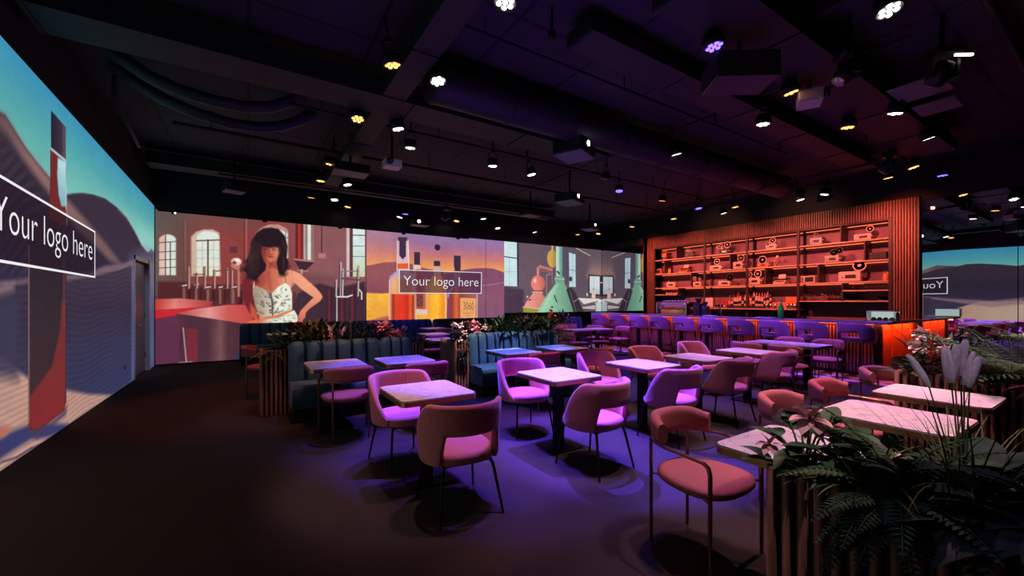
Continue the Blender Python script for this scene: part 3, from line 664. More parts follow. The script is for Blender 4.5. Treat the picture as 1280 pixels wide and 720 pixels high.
def stills(p):
    K = lambda X, Y: B(620+X/6.4, 290+Y/6.4)
    p.poly([(0,0),(20,0),(20,4),(0,4)], ugrad([(K(60,0)[0],(104,84,96)),(K(300,0)[0],(108,86,98)),(K(600,0)[0],(96,80,94)),(K(800,0)[0],(98,82,92))]))
    p.poly([K(*q) for q in [(60,440),(220,460),(220,720),(60,720)]], (76,58,76), .1)
    p.poly([K(*q) for q in [(760,210),(860,200),(860,350),(735,350)]], vgrad([(2.0,(226,176,120)),(2.7,(160,124,112)),(3.1,(110,92,100))]), .35, .9)
    p.poly([K(*q) for q in [(60,60),(166,66),(168,436),(60,432)]], vgrad([(1.6,(196,222,226)),(3.5,(206,230,232))]), .02)
    p.line([K(60,196),K(168,212)], .06, (66,60,84)); p.line([K(62,314),K(168,320)], .02, (150,160,176)); p.line([K(105,210),K(105,434)], .02, (150,160,176))
    p.poly([K(*q) for q in [(166,60),(182,62),(180,440),(168,436)]], (56,54,86), .02); p.line([K(60,434),K(182,440)], .05, (96,80,96))
    p.poly([K(*q) for q in [(582,164),(636,180),(638,440),(584,440)]], (190,216,222), .02)
    for a, b in (((582,300),(636,310)),((612,172),(612,440)),((636,178),(638,440))): p.line([K(*a),K(*b)], .03, (70,70,90))
    # gold onion and pipe, copper pot still
    p.line([K(450,100),K(450,160)], .16, (206,164,132)); p.line([K(448,280),K(448,412)], .07, (150,116,120)); p.line([K(404,500),K(404,345),K(440,336)], .08, (150,124,132))
    p.line([K(336,372),K(336,290),K(350,276),K(440,302)], .20, (192,120,112)); p.line([K(330,370),K(330,290)], .05, (236,186,176)); p.line([K(360,308),K(440,326)], .06, (160,100,100))
    p.ell(K(450,214), .46, .62, lambda U, Z: mix((206,166,84),(120,86,60),np.clip((U-K(440,0)[0])/.5,0,1)), .03)
    p.ell(K(336,412), .60, .55, lambda U, Z: mix((232,130,118),(150,70,72),np.clip((U-K(320,0)[0])/.8,0,1)), .03)
    p.ell(K(310,390), .10, .14, (250,206,198), .06)
    p.line([K(296,482),K(366,486)], .16, (214,150,140)); p.line([K(300,470),K(370,472)], .05, (120,60,62))
    p.poly([K(*q) for q in [(292,492),(366,494),(392,520),(400,560),(340,660),(216,610),(240,560)]], lambda U, Z: mix((244,158,144),(176,92,88),np.clip((U-K(240,0)[0])/1.6,0,1)), .03)
    p.poly([K(*q) for q in [(214,598),(340,614),(344,656),(218,640)]], (156,150,60), .03); p.line([K(214,600),K(342,614)], .05, (226,190,170))
    p.poly([K(*q) for q in [(218,642),(344,656),(340,720),(226,720)]], (70,58,66), .03)
    p.line([K(262,545),K(276,540)], .08, (70,40,50)); p.ell(K(250,518), .07, .07, (230,200,200), .03)
    # green still
    p.poly([K(*q) for q in [(478,116),(532,118),(532,370),(480,366)]], ugrad([(K(478,0)[0],(196,226,214)),(K(496,0)[0],(176,212,192)),(K(512,0)[0],(120,166,146)),(K(532,0)[0],(104,150,134))]), .02)
    p.poly([K(*q) for q in [(530,118),(580,124),(584,420),(530,400)]], (88,78,96), .03)
    p.poly([K(*q) for q in [(470,352),(540,356),(548,420),(468,404)]], (118,164,140), .03); p.line([K(466,372),K(546,378)], .06, (170,212,188))
    green = lambda U, Z: mix((146,196,164),(72,112,98),np.clip((U-K(430,0)[0])/1.9,0,1))
    p.poly([K(*q) for q in [(484,402),(548,414),(600,520),(640,640),(640,720),(318,720),(320,660),(350,600),(410,500)]], green, .03)
    p.poly([K(*q) for q in [(470,420),(500,414),(440,520),(380,640),(350,660),(360,620),(420,500)]], (168,216,182), .08, .6)
    p.line([K(466,510),K(486,560)], .10, (48,70,66)); p.line([K(488,316),K(506,334)], .12, (50,60,62)); p.ell(K(596,376), .14, .18, (56,50,60), .04)
    p.poly([K(*q) for q in [(560,460),(600,440),(640,500),(680,580),(700,640),(620,640)]], (58,48,60), .05); p.line([K(590,470),K(640,640)], .04, (120,110,120)); p.line([K(620,560),K(660,530),K(690,600)], .05, (150,140,146))
    # doors, white table, small stills by the corner
    p.poly([K(*q) for q in [(738,338),(860,352),(860,520),(738,500)]], (60,50,60), .03); p.poly([K(*q) for q in [(748,352),(828,356),(828,500),(748,490)]], vgrad([(1.4,(150,160,166)),(2.1,(206,216,218))]), .02)
    p.line([K(780,356),K(780,492)], .02, (160,164,170))
    p.poly([K(*q) for q in [(656,528),(820,534),(860,548),(860,560),(700,578)]], (220,214,208), .02); p.poly([K(*q) for q in [(690,580),(822,548),(822,556),(700,592)]], (110,96,104), .02)
    p.poly([K(*q) for q in [(690,600),(790,586),(790,618),(690,612)]], (196,184,180), .03); p.poly([K(*q) for q in [(796,560),(860,566),(860,640),(796,640)]], (186,196,200), .05)
    for x in (778,):
        p.poly([K(*q) for q in [(x-14,530),(x-14,498),(x-6,480),(x-6,460),(x+8,460),(x+8,480),(x+16,498),(x+16,530)]], (222,190,170), .02); p.line([K(x,462),K(x,448)], .05, (130,70,64))
    p.ell(K(728,500), .08, .11, (226,200,186), .03); p.line([K(820,535),K(820,600)], .035, (230,220,214)); p.ell(K(818,556), .05, .06, (240,236,230), .02)
    p.line([K(640,130),K(752,190)], .045, (216,196,180)); p.ell(K(838,405), .06, .06, (240,206,190), .03)
LBOX = [B(498.5,366.5), B(601.5,367.2), B(602,340.5), B(498.5,337)]
MX = 12.42                         # mirror panel beside the bar
back_pic('distillery_projection', 'projected picture of a dark haired woman standing in a red distillery', 195, 458, distillery, x0=XL+.03)
th = back_pic('bottle_projection', 'projected picture of four amber bottles in an orange desert, centre of the far wall', 458, 630, bottles)
thx = th.location.x
def fitB(s_, t):
    a = [LBOX[0][k]*(1-s_)+LBOX[1][k]*s_ for k in (0,1)]; b = [LBOX[3][k]*(1-s_)+LBOX[2][k]*s_ for k in (0,1)]
    return Vector((a[0]*(1-t)+b[0]*t-thx, -.020, a[1]*(1-t)+b[1]*t))
frame_mesh(fitB, 'logo_frame', M_white_light, th, .008, .026)
tag(text_mesh('Your logo here', 'lettering', M_white_light, th, fitB, .34, .40), 'white words in a frame')
NB = [B(460+712/6, 285+612/6), B(460+792/6, 285+614/6), B(460+792/6, 285+556/6), B(460+712/6, 285+554/6)]
def fitN(s_, t):
    a = [NB[0][k]*(1-s_)+NB[1][k]*s_ for k in (0,1)]; b = [NB[3][k]*(1-s_)+NB[2][k]*s_ for k in (0,1)]
    return Vector((a[0]*(1-t)+b[0]*t-thx, -.018, a[1]*(1-t)+b[1]*t))
tag(text_mesh('3060', 'label_number', emis('projected_brown', rgb(70,36,40), 1), th, fitN, .02, .95, .02, .98), 'dark number on the bottle label')
back_pic('still_projection', 'projected picture of a green still and a pink pot still beside the bar', 630, 752, stills, 1.08, x1=MX-.02)

# ---- mirrors
M_mirror = bpy.data.materials.new('smoked_mirror'); M_mirror.use_nodes = True
_b = M_mirror.node_tree.nodes['Principled BSDF']; _b.inputs['Base Color'].default_value = (.72,.70,.74,1); _b.inputs['Metallic'].default_value = 1; _b.inputs['Roughness'].default_value = .01
mseams = [2.84, 1.46, .15, -1.2, -2.6, -3.95]
for i in range(5):
    o = MB().box(XM, XM+.02, mseams[i+1]+.006, mseams[i]-.006, .05, 3.76).build('mirror_panel', M_mirror)
    tag(o, ['tall mirror panel on the wall right next to the bar counter end', 'tall mirror panel behind the leafy planter, second from the bar', 'tall mirror panel, third from the bar counter', 'tall mirror panel, fourth from the bar counter', 'tall mirror panel, farthest from the bar counter'][i], 'mirror')
o = MB().box(MX, MX+.02, 10.32, YB-.03, .05, 3.6).build('mirror_panel', M_mirror); tag(o, 'mirror panel between the bar shelving and the far wall, doubling the green still', 'mirror')
struct(MB().box(XM+.022, XR, YF, 2.84, 0, 3.86), 'trim_3', M_blackpaint)
struct(MB().box(MX+.03, XR, 10.36, YB, 0, 3.86), 'trim_2', M_blackpaint)
# ------------------------------------------------------------------ chairs, stools, tables, banquettes
def shell(R, zt, zb, th, amax, n=72, M=None, exp=2.4, dy=0., flare=.10, zref=.45):
    """curved upholstered back: a rounded strip swept round the seat; front is +Y"""
    b = MB(); loops = []
    for i in range(n+1):
        a = -amax+2*amax*i/n; ar = math.radians(a)
        t, bo = zt(abs(a)), zb(abs(a))
        if t-bo < .05: bo = t-.05
        s_, c_ = math.sin(ar), math.cos(ar)
        x0 = math.copysign(abs(s_)**(2/exp), s_); y0 = -math.copysign(abs(c_)**(2/exp), c_)
        loop = []
        h = th/2; r = min(h, (t-bo)/2*.9)
        for k in range(5):  loop.append((h, bo+r+(t-bo-2*r)*k/4))
        for k in (1,2,3):   loop.append((h*math.cos(PI*k/4), t-r+r*math.sin(PI*k/4)))
        for k in range(5):  loop.append((-h, t-r-(t-bo-2*r)*k/4))
        for k in (1,2,3):   loop.append((-h*math.cos(PI*k/4), bo+r-r*math.sin(PI*k/4)))
        # inside stitched channels near the middle of the back
        L_ = []
        for j, (off, z) in enumerate(loop):
            fl = 1+flare*(z-zref)
            L_.append(((R[0]*fl+off)*x0, (R[1]*fl+off)*y0+dy, z))
        loops.append(L_)
    return b.loft(loops, False, True, True, M)
def pad(a, b_, z0, z1, e=3, r=.03, cx=0, cy=0, crown=.012, n=36):
    m = MB()
    prof = [(1-r*1.2/a, z0), (1-r*.35/a, z0+r*.25), (1, z0+r*.8), (1, z1-r*.9), (1-r*.3/a, z1-r*.25), (1-r*1.1/a, z1), (.6, z1+crown*.7), (.25, z1+crown), (.04, z1+crown)]
    return m.loft([[(x, y, z) for x, y in selp(a*f, b_*f, e, n, cx, cy)] for f, z in prof], False, True, True)
def make_tub():
    t = thing('tub_chair', 'x', 'chair', group=None)
    zt = lambda a: .805-.36*sstep((a-58)/74)**1.25
    zb = lambda a: .375+.215*(1-sstep((a-38)/13))
    bk = shell((.268,.266), zt, zb, .048, 128, 90, exp=2.04, flare=.26).build('backrest', M_pink, t)
    rb = MB()
    for k in range(-5, 6):      # stitched channels on the inside of the back
        a = math.radians(k*6); rb.tube([(.268*math.sin(a)*(1+.22*(z-.45))*.905, -.268*math.cos(a)*(1+.22*(z-.45))*.905, z) for z in (.62,.68,.74,.775)], .004, 5)
    rb.build('stitching', M_pink, bk)
    pad(.245, .255, .37, .465, 2.7, .035, 0, .02).build('seat', M_pink, t)
    for sx in (-1, 1):
        MB().tube([(sx*.17,-.16,.385),(sx*.19,-.185,.33),(sx*.235,-.255,0)], [.013,.012,.009]).build('leg', M_black, t)
        MB().tube([(sx*.18,.19,.385),(sx*.20,.21,.33),(sx*.235,.265,0)], [.013,.012,.009]).build('leg', M_black, t)
    fr = MB(); fr.tube([(-.18,.19,.367),(.18,.19,.367),(.17,-.16,.367),(-.17,-.16,.367)], .010, 6, True); fr.build('under_frame', M_black, t)
    return t
def make_arm():
    t = thing('armchair', 'x', 'chair')
    shell((.235,.235), lambda a: .80-.03*sstep((a-40)/32), lambda a: .64+.012*sstep((a-40)/32), .062, 72, 40, exp=2.02, flare=.2).build('backrest', M_coral, t)
    # seat: rounded front, narrower rear
    prof = [(.80,.415),(.95,.42),(1.,.438),(1.,.455),(.96,.47),(.86,.478),(.5,.486),(.2,.489),(.03,.489)]
    out = selp(.25, .25, 2.6, 40, 0, .03); out = [(x*(1.0+.10*y/.25), y) for x, y in out]
    MB().loft([[(x*f, .03+(y-.03)*f, z) for x, y in out] for f, z in prof], False, True, True).build('seat', M_coral, t)
    for sx in (-1, 1):
        MB().tube([(sx*.262,.235,0),(sx*.262,.235,.58),(sx*.262,.225,.615),(sx*.262,.195,.635)], .0115).build('leg', M_brass, t)
        MB().tube([(sx*.185,-.205,0),(sx*.185,-.205,.645)], .0105).build('leg', M_brass, t)
    rail = [(.262,.20,.634),(.264,.10,.64)]
    for k in range(13):
        a = math.radians(-5+190*k/12); rail.append((.266*math.cos(a), -.266*abs(math.sin(a))*1.0 if math.sin(a) > 0 else .02, .645))
    rail += [(-.264,.10,.64),(-.262,.20,.634)]
    MB().tube(rail, .0115).build('arm_rail', M_brass, t)
    sr = MB()
    for sx in (-1, 1):
        sr.tube([(sx*.262,.235,.43),(sx*.235,.18,.43)], .008); sr.tube([(sx*.185,-.205,.43),(sx*.17,-.15,.43)], .008)
    sr.tube([(sx*(.20),.20,.418) if k == 0 else (-sx*.20,.20,.418) for k in (0,1)], .008); sr.tube([(.17,-.15,.418),(.20,.20,.418)], .008); sr.tube([(-.17,-.15,.418),(-.20,.20,.418)], .008)
    sr.build('seat_support', M_brass, t)
    return t
def make_stool():
    t = thing('bar_stool', 'x', 'bar stool')
    zt = lambda a: .81+.285*math.sqrt(max(0, 1-(max(0, a-26)/92)**2))
    zb = lambda a: .71+.19*(1-sstep((a-34)/12))
    shell((.268,.255), zt, zb, .05, 116, 72, exp=2.1, flare=.12, zref=.8).build('backrest', M_stool, t)
    pad(.235, .235, .715, .80, 2.7, .03, 0, .02).build('seat', M_stool, t)
    for sx in (-1, 1):
        MB().tube([(sx*.17,-.15,.73),(sx*.225,-.22,0)], [.011,.009]).build('leg', M_black, t)
        MB().tube([(sx*.17,.17,.73),(sx*.225,.235,0)], [.011,.009]).build('leg', M_black, t)
    MB().tube([(-.205,.21,.28),(.205,.21,.28),(.205,-.195,.28),(-.205,-.195,.28)], .009, 6, True).build('footrest', M_black, t)
    kn = MB()
    for sx in (-1, 1): kn.lathe([(.002,-.012),(.011,-.010),(.013,0),(.011,.010),(.002,.012)], (sx*.262,.10,.80), 10)
    kn.build('arm_stud', M_chrome, t)
    return t
def make_table(wx, wy, name='cafe_table', two=False):
    t = thing(name, 'x', 'table')
    MB().prism(rrect(wx, wy, .05), .742, .752).build('tabletop', M_marble, t)
    MB().prism(rrect(wx+.012, wy+.012, .055), .706, .7415).build('edge_band', M_edge, t)
    for s_ in ((-.28, .28) if two else (0,)):
        MB().cbox((0, s_*wy/.6*.6, .36), (.085,.085,.70)).build('column', M_black, t)
        bp = MB().prism(rrect(.36,.36,.03), .002, .014, Matrix.Translation((0, s_*wy/.6*.6, 0))).build('base_plate', M_black, t)
        MB().cbox((0, s_*wy/.6*.6, .703), (.26,.26,.008)).build('mount_plate', M_black, t)
    return t
first = {}
def place(kind, make, loc, rz, label, group=None):
    if kind not in first:
        first[kind] = make(); o = first[kind]; o.location = loc; o.rotation_euler = (0,0,rz); o['label'] = label
        if group: o['group'] = group
        return o
    return dup(first[kind], loc, rz, label, group)

# the middle row of five marble tables, each with a pink tub chair on either side
TW, TD, TYC = .62, .66, 3.33
row = [1.27, 2.70, 3.99, 5.10, 6.35]
ordn = ['first', 'second', 'third', 'fourth', 'fifth']
nm = ['nearest the desert wall', 'second from the desert wall', 'in the middle', 'second from the bar end', 'nearest the bar stools']
for i, x in enumerate(row):
    place('table', lambda: make_table(TW, TD), (x, TYC, 0), 0, 'square white marble table in the row of pink tub chairs, %s' % nm[i], 'marble tables with tub chairs')
near = [(1.30,2.76,-.05), (2.66,2.76,.10), (3.90,2.86,.02), (5.06,2.92,.06), (6.38,3.0,.0)]
far = [(1.24,3.86,.12), (2.70,3.96,-.10), (3.98,4.02,0), (5.08,4.10,0), (6.36,4.16,0)]
for i in range(5):
    x, y, r = near[i]
    place('tub', make_tub, (x, y, 0), r, 'pink tub chair seen from behind at the marble table %s' % nm[i], 'pink tub chairs')
    x, y, r = far[i]
    place('tub', make_tub, (x, y, 0), PI+r, 'pink tub chair facing the camera behind the marble table %s' % nm[i], 'pink tub chairs')

# tables along the two blue banquettes, with bronze framed armchairs
for x, y, lb in ((.88,5.32,'marble table at the left end of the blue banquette by the desert wall'), (1.69,5.22,'marble table at the right end of the blue banquette by the desert wall'),
                 (3.35,5.20,'marble table near the open end of the bright blue banquette'), (4.28,5.20,'marble table at the shaded far end of the bright blue banquette')):
    place('table', None, (x, y, 0), 0, lb, 'marble tables at the banquettes')
for x, y, r, lb in ((.93,4.86,0,'bronze framed armchair seen from behind at the left table of the dark blue banquette'), (1.80,4.76,-.05,'bronze framed armchair half hidden by a tub chair at the second banquette table'),
                    (3.50,4.72,0,'violet lit armchair at the table near the open end of the bright blue banquette'), (4.55,4.72,.05,'dark armchair at the shaded end of the bright blue banquette')):
    place('arm', make_arm, (x, y, 0), r, lb, 'bronze armchairs')

# the near right row: tables against the planters, coral armchairs facing them
for x, y, lb in ((2.38,.93,'white marble table nearest the camera, partly under the lily leaves'), (3.57,.93,'white marble table between the lily and the foxtail grass'), (4.66,.95,'pink lit marble table behind the foxtail plumes')):
    place('table', None, (x, y, 0), 0, lb, 'marble tables by the front planter')
for x, y, r, lb in ((2.31,1.50,PI,'coral armchair nearest the camera with its whole seat in view'), (3.42,1.40,PI+.02,'coral armchair behind the lily flower, second from the camera'),
                    (4.32,1.42,PI,'coral armchair behind the middle marble table, third from the camera'), (5.62,1.46,PI-.1,'shaded armchair whose back shows left of the slatted planter'),
                    (6.86,1.52,PI,'pale armchair whose back shows above the slatted planter by the foxtail plumes')):
    place('arm', None, (x, y, 0), r, lb, 'coral armchairs')

# long table in front of the stools with two armchairs on each side
place('long', lambda: make_table(.68, 1.18, 'long_table', True), (8.10, 3.56, 0), 0, 'long violet lit marble table in front of the bar stools')
for x, y, r, lb in ((7.42,3.86,-PI/2,'pinkish armchair at the far side end of the long violet table, back to the camera'), (7.40,3.24,-PI/2,'brown armchair at the near end of the long violet table, back to the camera'),
                    (8.82,3.86,PI/2,'violet armchair behind the long violet table, the one farther from the mirror'), (8.84,3.24,PI/2,'violet armchair at the near right corner of the long violet table')):
    place('arm', None, (x, y, 0), r, lb, 'armchairs at the long table')

# tables and armchairs farther back
for x, y, lb in ((7.35,8.25,'violet lit table in front of the far bar stools, the one nearer the blue banquette'), (8.05,8.25,'violet lit table in front of the far bar stools, the one nearer the bar'),
                 (.66,10.85,'small white table at the long teal banquette under the picture of the woman'), (3.62,8.95,'violet lit table seen in the gap between the two planters'),
                 (3.25,7.62,'low lit table just behind the trailing flowers of the planter'), (4.35,10.85,'pale table at the teal banquette under the bottle picture'), (.95,7.72,'table behind the planter of the dark blue banquette')):
    place('table', None, (x, y, 0), 0, lb, 'tables at the back')
for x, y, r, lb in ((6.95,7.72,0,'armchair at the far violet tables, the one nearest the blue banquette'), (7.62,7.66,0,'armchair at the middle of the far violet tables, back to the camera'),
                    (8.72,8.05,PI/2,'violet armchair between the far tables and the bar stools'), (7.3,8.95,PI,'armchair behind the far violet tables, under the plants'), (8.45,8.75,2.4,'violet armchair at the far corner of the far tables'),
                    (.18,7.72,-PI/2,'red lit armchair beside the end of the dark blue banquette, near the desert wall'), (3.30,8.25,0,'violet armchair seen through the gap between the two planters'),
                    (2.55,7.7,-PI/2,'armchair behind the right end of the first planter'), (4.35,10.2,0,'red armchair far back under the bottle picture'), (6.5,9.9,.4,'red armchair far back beside the small teal seat')):
    place('arm', None, (x, y, 0), r, lb, 'armchairs at the back')

# bar stools (ten) facing the counter
spx = [750, 773, 798, 825, 855.5, 889, 926, 967, 1014, 1070]
sl = ['at the far left end of the bar', 'second from the far end of the bar', 'third from the far end of the bar', 'fourth from the far end of the bar', 'fifth from the far end, in front of the coffee machine',
      'sixth from the far end of the bar', 'seventh from the far end, in front of the bottles', 'eighth from the far end, near the green bottle', 'second from the mirror end of the bar', 'nearest the mirror, darker than the others']
for i, p in enumerate(spx):
    y = at_x(p, 400, 9.78).y
    place('stool', make_stool, (9.80, y, 0), -PI/2-.16-.012*i, 'high backed mauve bar stool %s' % sl[i], 'bar stools along the counter')

# banquettes: channel-tufted back, seat cushion, plinth
def banquette(loc, wid, rz, label, nch, seats=True, split=None):
    t = thing('banquette', label, 'banquette', loc, rz)      # front is -Y, x from 0 to wid
    MB().box(.03, wid-.03, -.50, -.02, .0, .16).build('plinth', M_dark, t)
    sp = split or [0, wid]
    for a, b in zip(sp[:-1], sp[1:]):
        m = MB(); n = 6
        prof = [(-.53,.17),(-.555,.20),(-.56,.36),(-.55,.42),(-.52,.45),(-.3,.462),(-.12,.455),(-.10,.17)]
        m.loft([[(x, y, z) for y, z in prof] for x in (a+.004, a+.02, b-.02, b-.004)], False, True, True)
        m.build('seat_cushion', M_teal, t)
        m = MB(); k = max(2, round(nch*(b-a)/wid)); wch = (b-a)/k
        loops = []
        for c in range(k):
            for q in range(7):
                u = q/6; xx = a+(c+u)*wch; bul = .034*math.sqrt(max(0, 1-(2*u-1)**2))
                e = 0
                if c == 0 and q < 3: e = (.05, .02, .005)[q]
                if c == k-1 and q > 3: e = (.005, .02, .05)[q-4]
                y0 = -.115-bul
                loops.append([(xx, y0-.015, .44), (xx, y0-.005, .60), (xx, y0+.012, .80), (xx, y0+.022, .90-e), (xx, y0+.045, .945-e), (xx, y0+.085, .965-e), (xx, -.04, .965-e), (xx, -.012, .93-e), (xx, 0, .80), (xx, 0, .17), (xx, -.08, .17)])
        m.loft(loops, False, True, True); m.build('tufted_back', M_teal, t)
    return t
banquette((.44,6.2,0), 1.64, 0, 'dark blue channel tufted banquette in front of the first planter, by the desert wall', 9, True, [0,1.18,1.64])
banquette((3.06,6.2,0), 1.86, 0, 'bright blue channel tufted banquette in front of the second planter', 11, True, [0,1.3,1.86])
bl = ['teal banquette along the far wall, its end below the red tables of the picture', 'teal banquette along the far wall below the standing woman', 'teal banquette along the far wall under the amber bottles', 'teal banquette along the far wall below the pot stills']
for i, (x0, wd) in enumerate(((-.18,2.5), (2.36,2.3), (4.70,2.4), (7.14,2.0))):
    banquette((x0,11.85,0), wd, 0, bl[i], 12)
banquette((9.0,10.9,0), .8, 0, 'small teal seat by the plants left of the bar stools', 4)
# ------------------------------------------------------------------ bar counter, back bar, things on them
CXF, CY0, CY1 = 10.05, 2.70, 10.62      # counter front edge and its ends
M_stone = mat('dark_stone_top', (.20,.19,.22,1), .28, 0, .25, 7, 0, .6)
M_orange = mat('orange_panel', (.55,.17,.07,1), .45, 0, .12, 5, stretch=(1,1,.3))
M_led = emis('red_led', (1,.09,.02,1), 6)
M_ledo = emis('amber_led', (1,.16,.05,1), 2.2)
t = thing('bar_counter', 'long bar counter with red lit wooden slats and a dark stone top', 'bar counter', (CXF, 6.6, 0))
def lc(o, root): o.matrix_parent_inverse = root.matrix_world.inverted() if False else Matrix.Translation(-root.location); return o
top = MB(); top.box(CXF, CXF+.62, CY0, CY1, 1.055, 1.10); top.box(CXF+.62, XM-.01, CY0, CY0+.62, 1.055, 1.10)
bevel(lc(top.build('countertop', M_stone, t), t), .006)
MB_ = MB().box(CXF+.36, CXF+.58, CY0+.22, CY1-.03, .0, 1.054); MB_.box(CXF+.58, XM-.02, CY0+.24, CY0+.52, 0, 1.054)
lc(MB_.build('body', M_dark, t), t)
sl_ = MB(); y = CY0+.30
while y < CY1-.04:
    sl_.box(CXF+.318, CXF+.362, y, y+.032, .08, 1.0); y += .058
lc(sl_.build('front_slats', M_wood, t), t)
for p in [774,798,825,852,884,919,960,1006,1054]:
    yy = at_x(p, 440, CXF+.31).y
    lc(MB().box(CXF+.285, CXF+.345, yy-.05, yy+.05, .01, 1.05).build('post', M_black, t), t)
lc(MB().box(CXF+.28, CXF+.37, CY0+.17, CY0+.28, .0, 1.053).build('post', M_black, t), t)
for k in range(4):
    x0 = CXF+.44+k*.62
    lc(MB().box(x0, x0+.54, CY0+.205, CY0+.238, .05, 1.05).build('end_panel', M_orange, t), t)
lc(MB().box(CXF+.345, CXF+.36, CY0+.27, CY1-.05, 1.035, 1.052).build('led_strip', M_led, t), t)
lc(MB().box(CXF+.42, CXF+2.85, CY0+.188, CY0+.20, 1.04, 1.053).build('led_strip', M_led, t), t)
lc(MB().box(CXF+.30, CXF+.36, CY0+.24, CY1-.03, .0, .08).build('kick_plate', M_black, t), t)

# back bar: slatted surround, shelves, uprights, backing, led lines
BX0, BY0, BY1, BZ = 12.60, 2.88, 10.26, 3.84
def Y(px): return at_x(px, 376, BX0).y
yl, yr = Y(818), Y(1115)
t = thing('back_bar_shelving', 'tall wooden slatted back bar with red and amber lit shelves', 'shelving unit', (BX0, 6.5, 0))
M_back = mat('mauve_backing', (.15,.075,.115,1), .55, 0, .15, 5)
M_shelf = mat('shelf_board', (.48,.32,.28,1), .4, 0, .15, 9)
M_upr = mat('dark_upright', (.04,.028,.03,1), .5, .2, .1)
sf = MB()
y = BY0+.02
while y < yr-.03: sf.box(BX0-.03, BX0+.01, y, y+.028, .9, BZ); y += .05
y = yl+.02
while y < BY1-.02: sf.box(BX0-.03, BX0+.01, y, y+.028, .9, BZ); y += .05
y = yr
while y < yl: sf.box(BX0-.03, BX0+.01, y, y+.030, 3.44, BZ); y += .053
lc(sf.build('slat_surround', M_wood, t), t)
bk = MB(); bk.box(BX0+.01, BX0+.06, BY0, yr-.0, 0, BZ); bk.box(BX0+.01, BX0+.06, yl, BY1, 0, BZ); bk.box(BX0+.01, BX0+.06, yr, yl, 3.44, BZ)
bk.box(BX0, BX0+.11, BY0-.03, BY0, 0, BZ); bk.box(BX0, BX0+.62, BY1, BY1+.03, 0, BZ)
lc(bk.build('carcass', M_upr, t), t)
DEP = .42
lc(MB().box(BX0+DEP, BX0+DEP+.05, yr, yl, 0, BZ-.02).build('back_panel', M_back, t), t)
lc(MB().box(BX0+.0, BX0+.07, yr-.04, yl+.04, 3.40, 3.45).build('top_rail', M_upr, t), t)
def shelf(y0, y1, z): lc(MB().box(BX0-.02, BX0+DEP, y0, y1, z-.03, z).build('shelf', M_shelf, t), t)
def upright(px, z0, z1, rear=True):
    yy = Y(px); lc(MB().box(BX0-.025, BX0+.03, yy-.03, yy+.03, z0, z1).build('upright', M_upr, t), t)
    if rear: lc(MB().box(BX0+DEP-.06, BX0+DEP-.002, yy-.03, yy+.03, z0, z1).build('upright', M_upr, t), t)
Z1, Z2, Z3 = 2.99, 2.49, 1.985
for z in (Z1, Z2, Z3): shelf(yr, yl, z)
for p in (818.5, 881, 934, 998, 1113): upright(p, 1.0, 3.42)
for p, a, b in ((846,Z1,3.4),(1051,Z1,3.4),(831,Z2,Z1-.03),(913,Z2,Z1-.03),(1081,Z2,Z1-.03),(864.5,Z3,Z2-.03),(957,Z3,Z2-.03),(1023,Z3,Z2-.03),(1053,1.5,Z3-.03),(848,1.76,Z3-.03)):
    yy = Y(p); lc(MB().box(BX0-.02, BX0+DEP-.01, yy-.014, yy+.014, a, b).build('divider', M_upr, t), t)
shelf(Y(1113), Y(1053), 1.775); shelf(Y(1113), Y(998), 1.515); shelf(Y(846), Y(818), 1.74)
lc(MB().box(BX0-.12, BX0+DEP, Y(998), Y(876), 1.255, 1.29).build('shelf', M_shelf, t), t)
wk = MB().box(BX0-.10, BX0+DEP, yr, yl, .0, .98); lc(wk.build('base_cabinet', M_upr, t), t)
ld = MB()
for z in (3.40, Z1-.035, Z2-.035, Z3-.035): ld.box(BX0+DEP-.05, BX0+DEP-.035, yr+.05, yl-.05, z-.014, z-.001)
lc(ld.build('led_strip', M_ledo, t), t)
ld = MB()
for z in (Z1+.002, Z2+.002): ld.box(BX0+DEP-.02, BX0+DEP-.008, yr+.05, yl-.05, z, z+.012)
lc(ld.build('led_strip', M_ledo, t), t)

# ---- film projectors, reels and small machines on the shelves
MP = {'cream': mat('cream_enamel', (.52,.40,.34,1), .45, 0, .08), 'grey': mat('grey_enamel', (.26,.25,.27,1), .4, .2, .08), 'black': mat('black_enamel', (.03,.028,.03,1), .35, .2, .1),
      'orange': mat('orange_plastic', (.62,.20,.06,1), .45, 0, .1), 'steel': mat('brushed_steel', (.5,.48,.48,1), .3, 1, .08), 'green': mat('green_enamel', (.06,.09,.07,1), .4, .2, .1)}
def reel(mb, c, r):       # spoked reel standing in the y-z plane
    x0, y0, z0 = c
    mb.lathe([(r*.80,-.010),(r,-.010),(r,.010),(r*.80,.010),(r*.80,-.010)], c, 20, None, False, 'x')
    mb.lathe([(.001,-.014),(r*.28,-.014),(r*.28,.014),(.001,.014)], c, 12, None, False, 'x')
    for k in range(5):
        a = 2*PI*k/5+.3; d = Vector((0, math.cos(a), math.sin(a))); e = Vector((0, -d.z, d.y))*.15*r
        p, q = Vector(c)+d*r*.2, Vector(c)+d*r*.9
        mb.add([p-e+Vector((-.006,0,0)), q-e+Vector((-.006,0,0)), q+e+Vector((-.006,0,0)), p+e+Vector((-.006,0,0)), p-e+Vector((.006,0,0)), q-e+Vector((.006,0,0)), q+e+Vector((.006,0,0)), p+e+Vector((.006,0,0))],
               [(0,1,2,3),(7,6,5,4),(0,4,5,1),(1,5,6,2),(2,6,7,3),(3,7,4,0)])
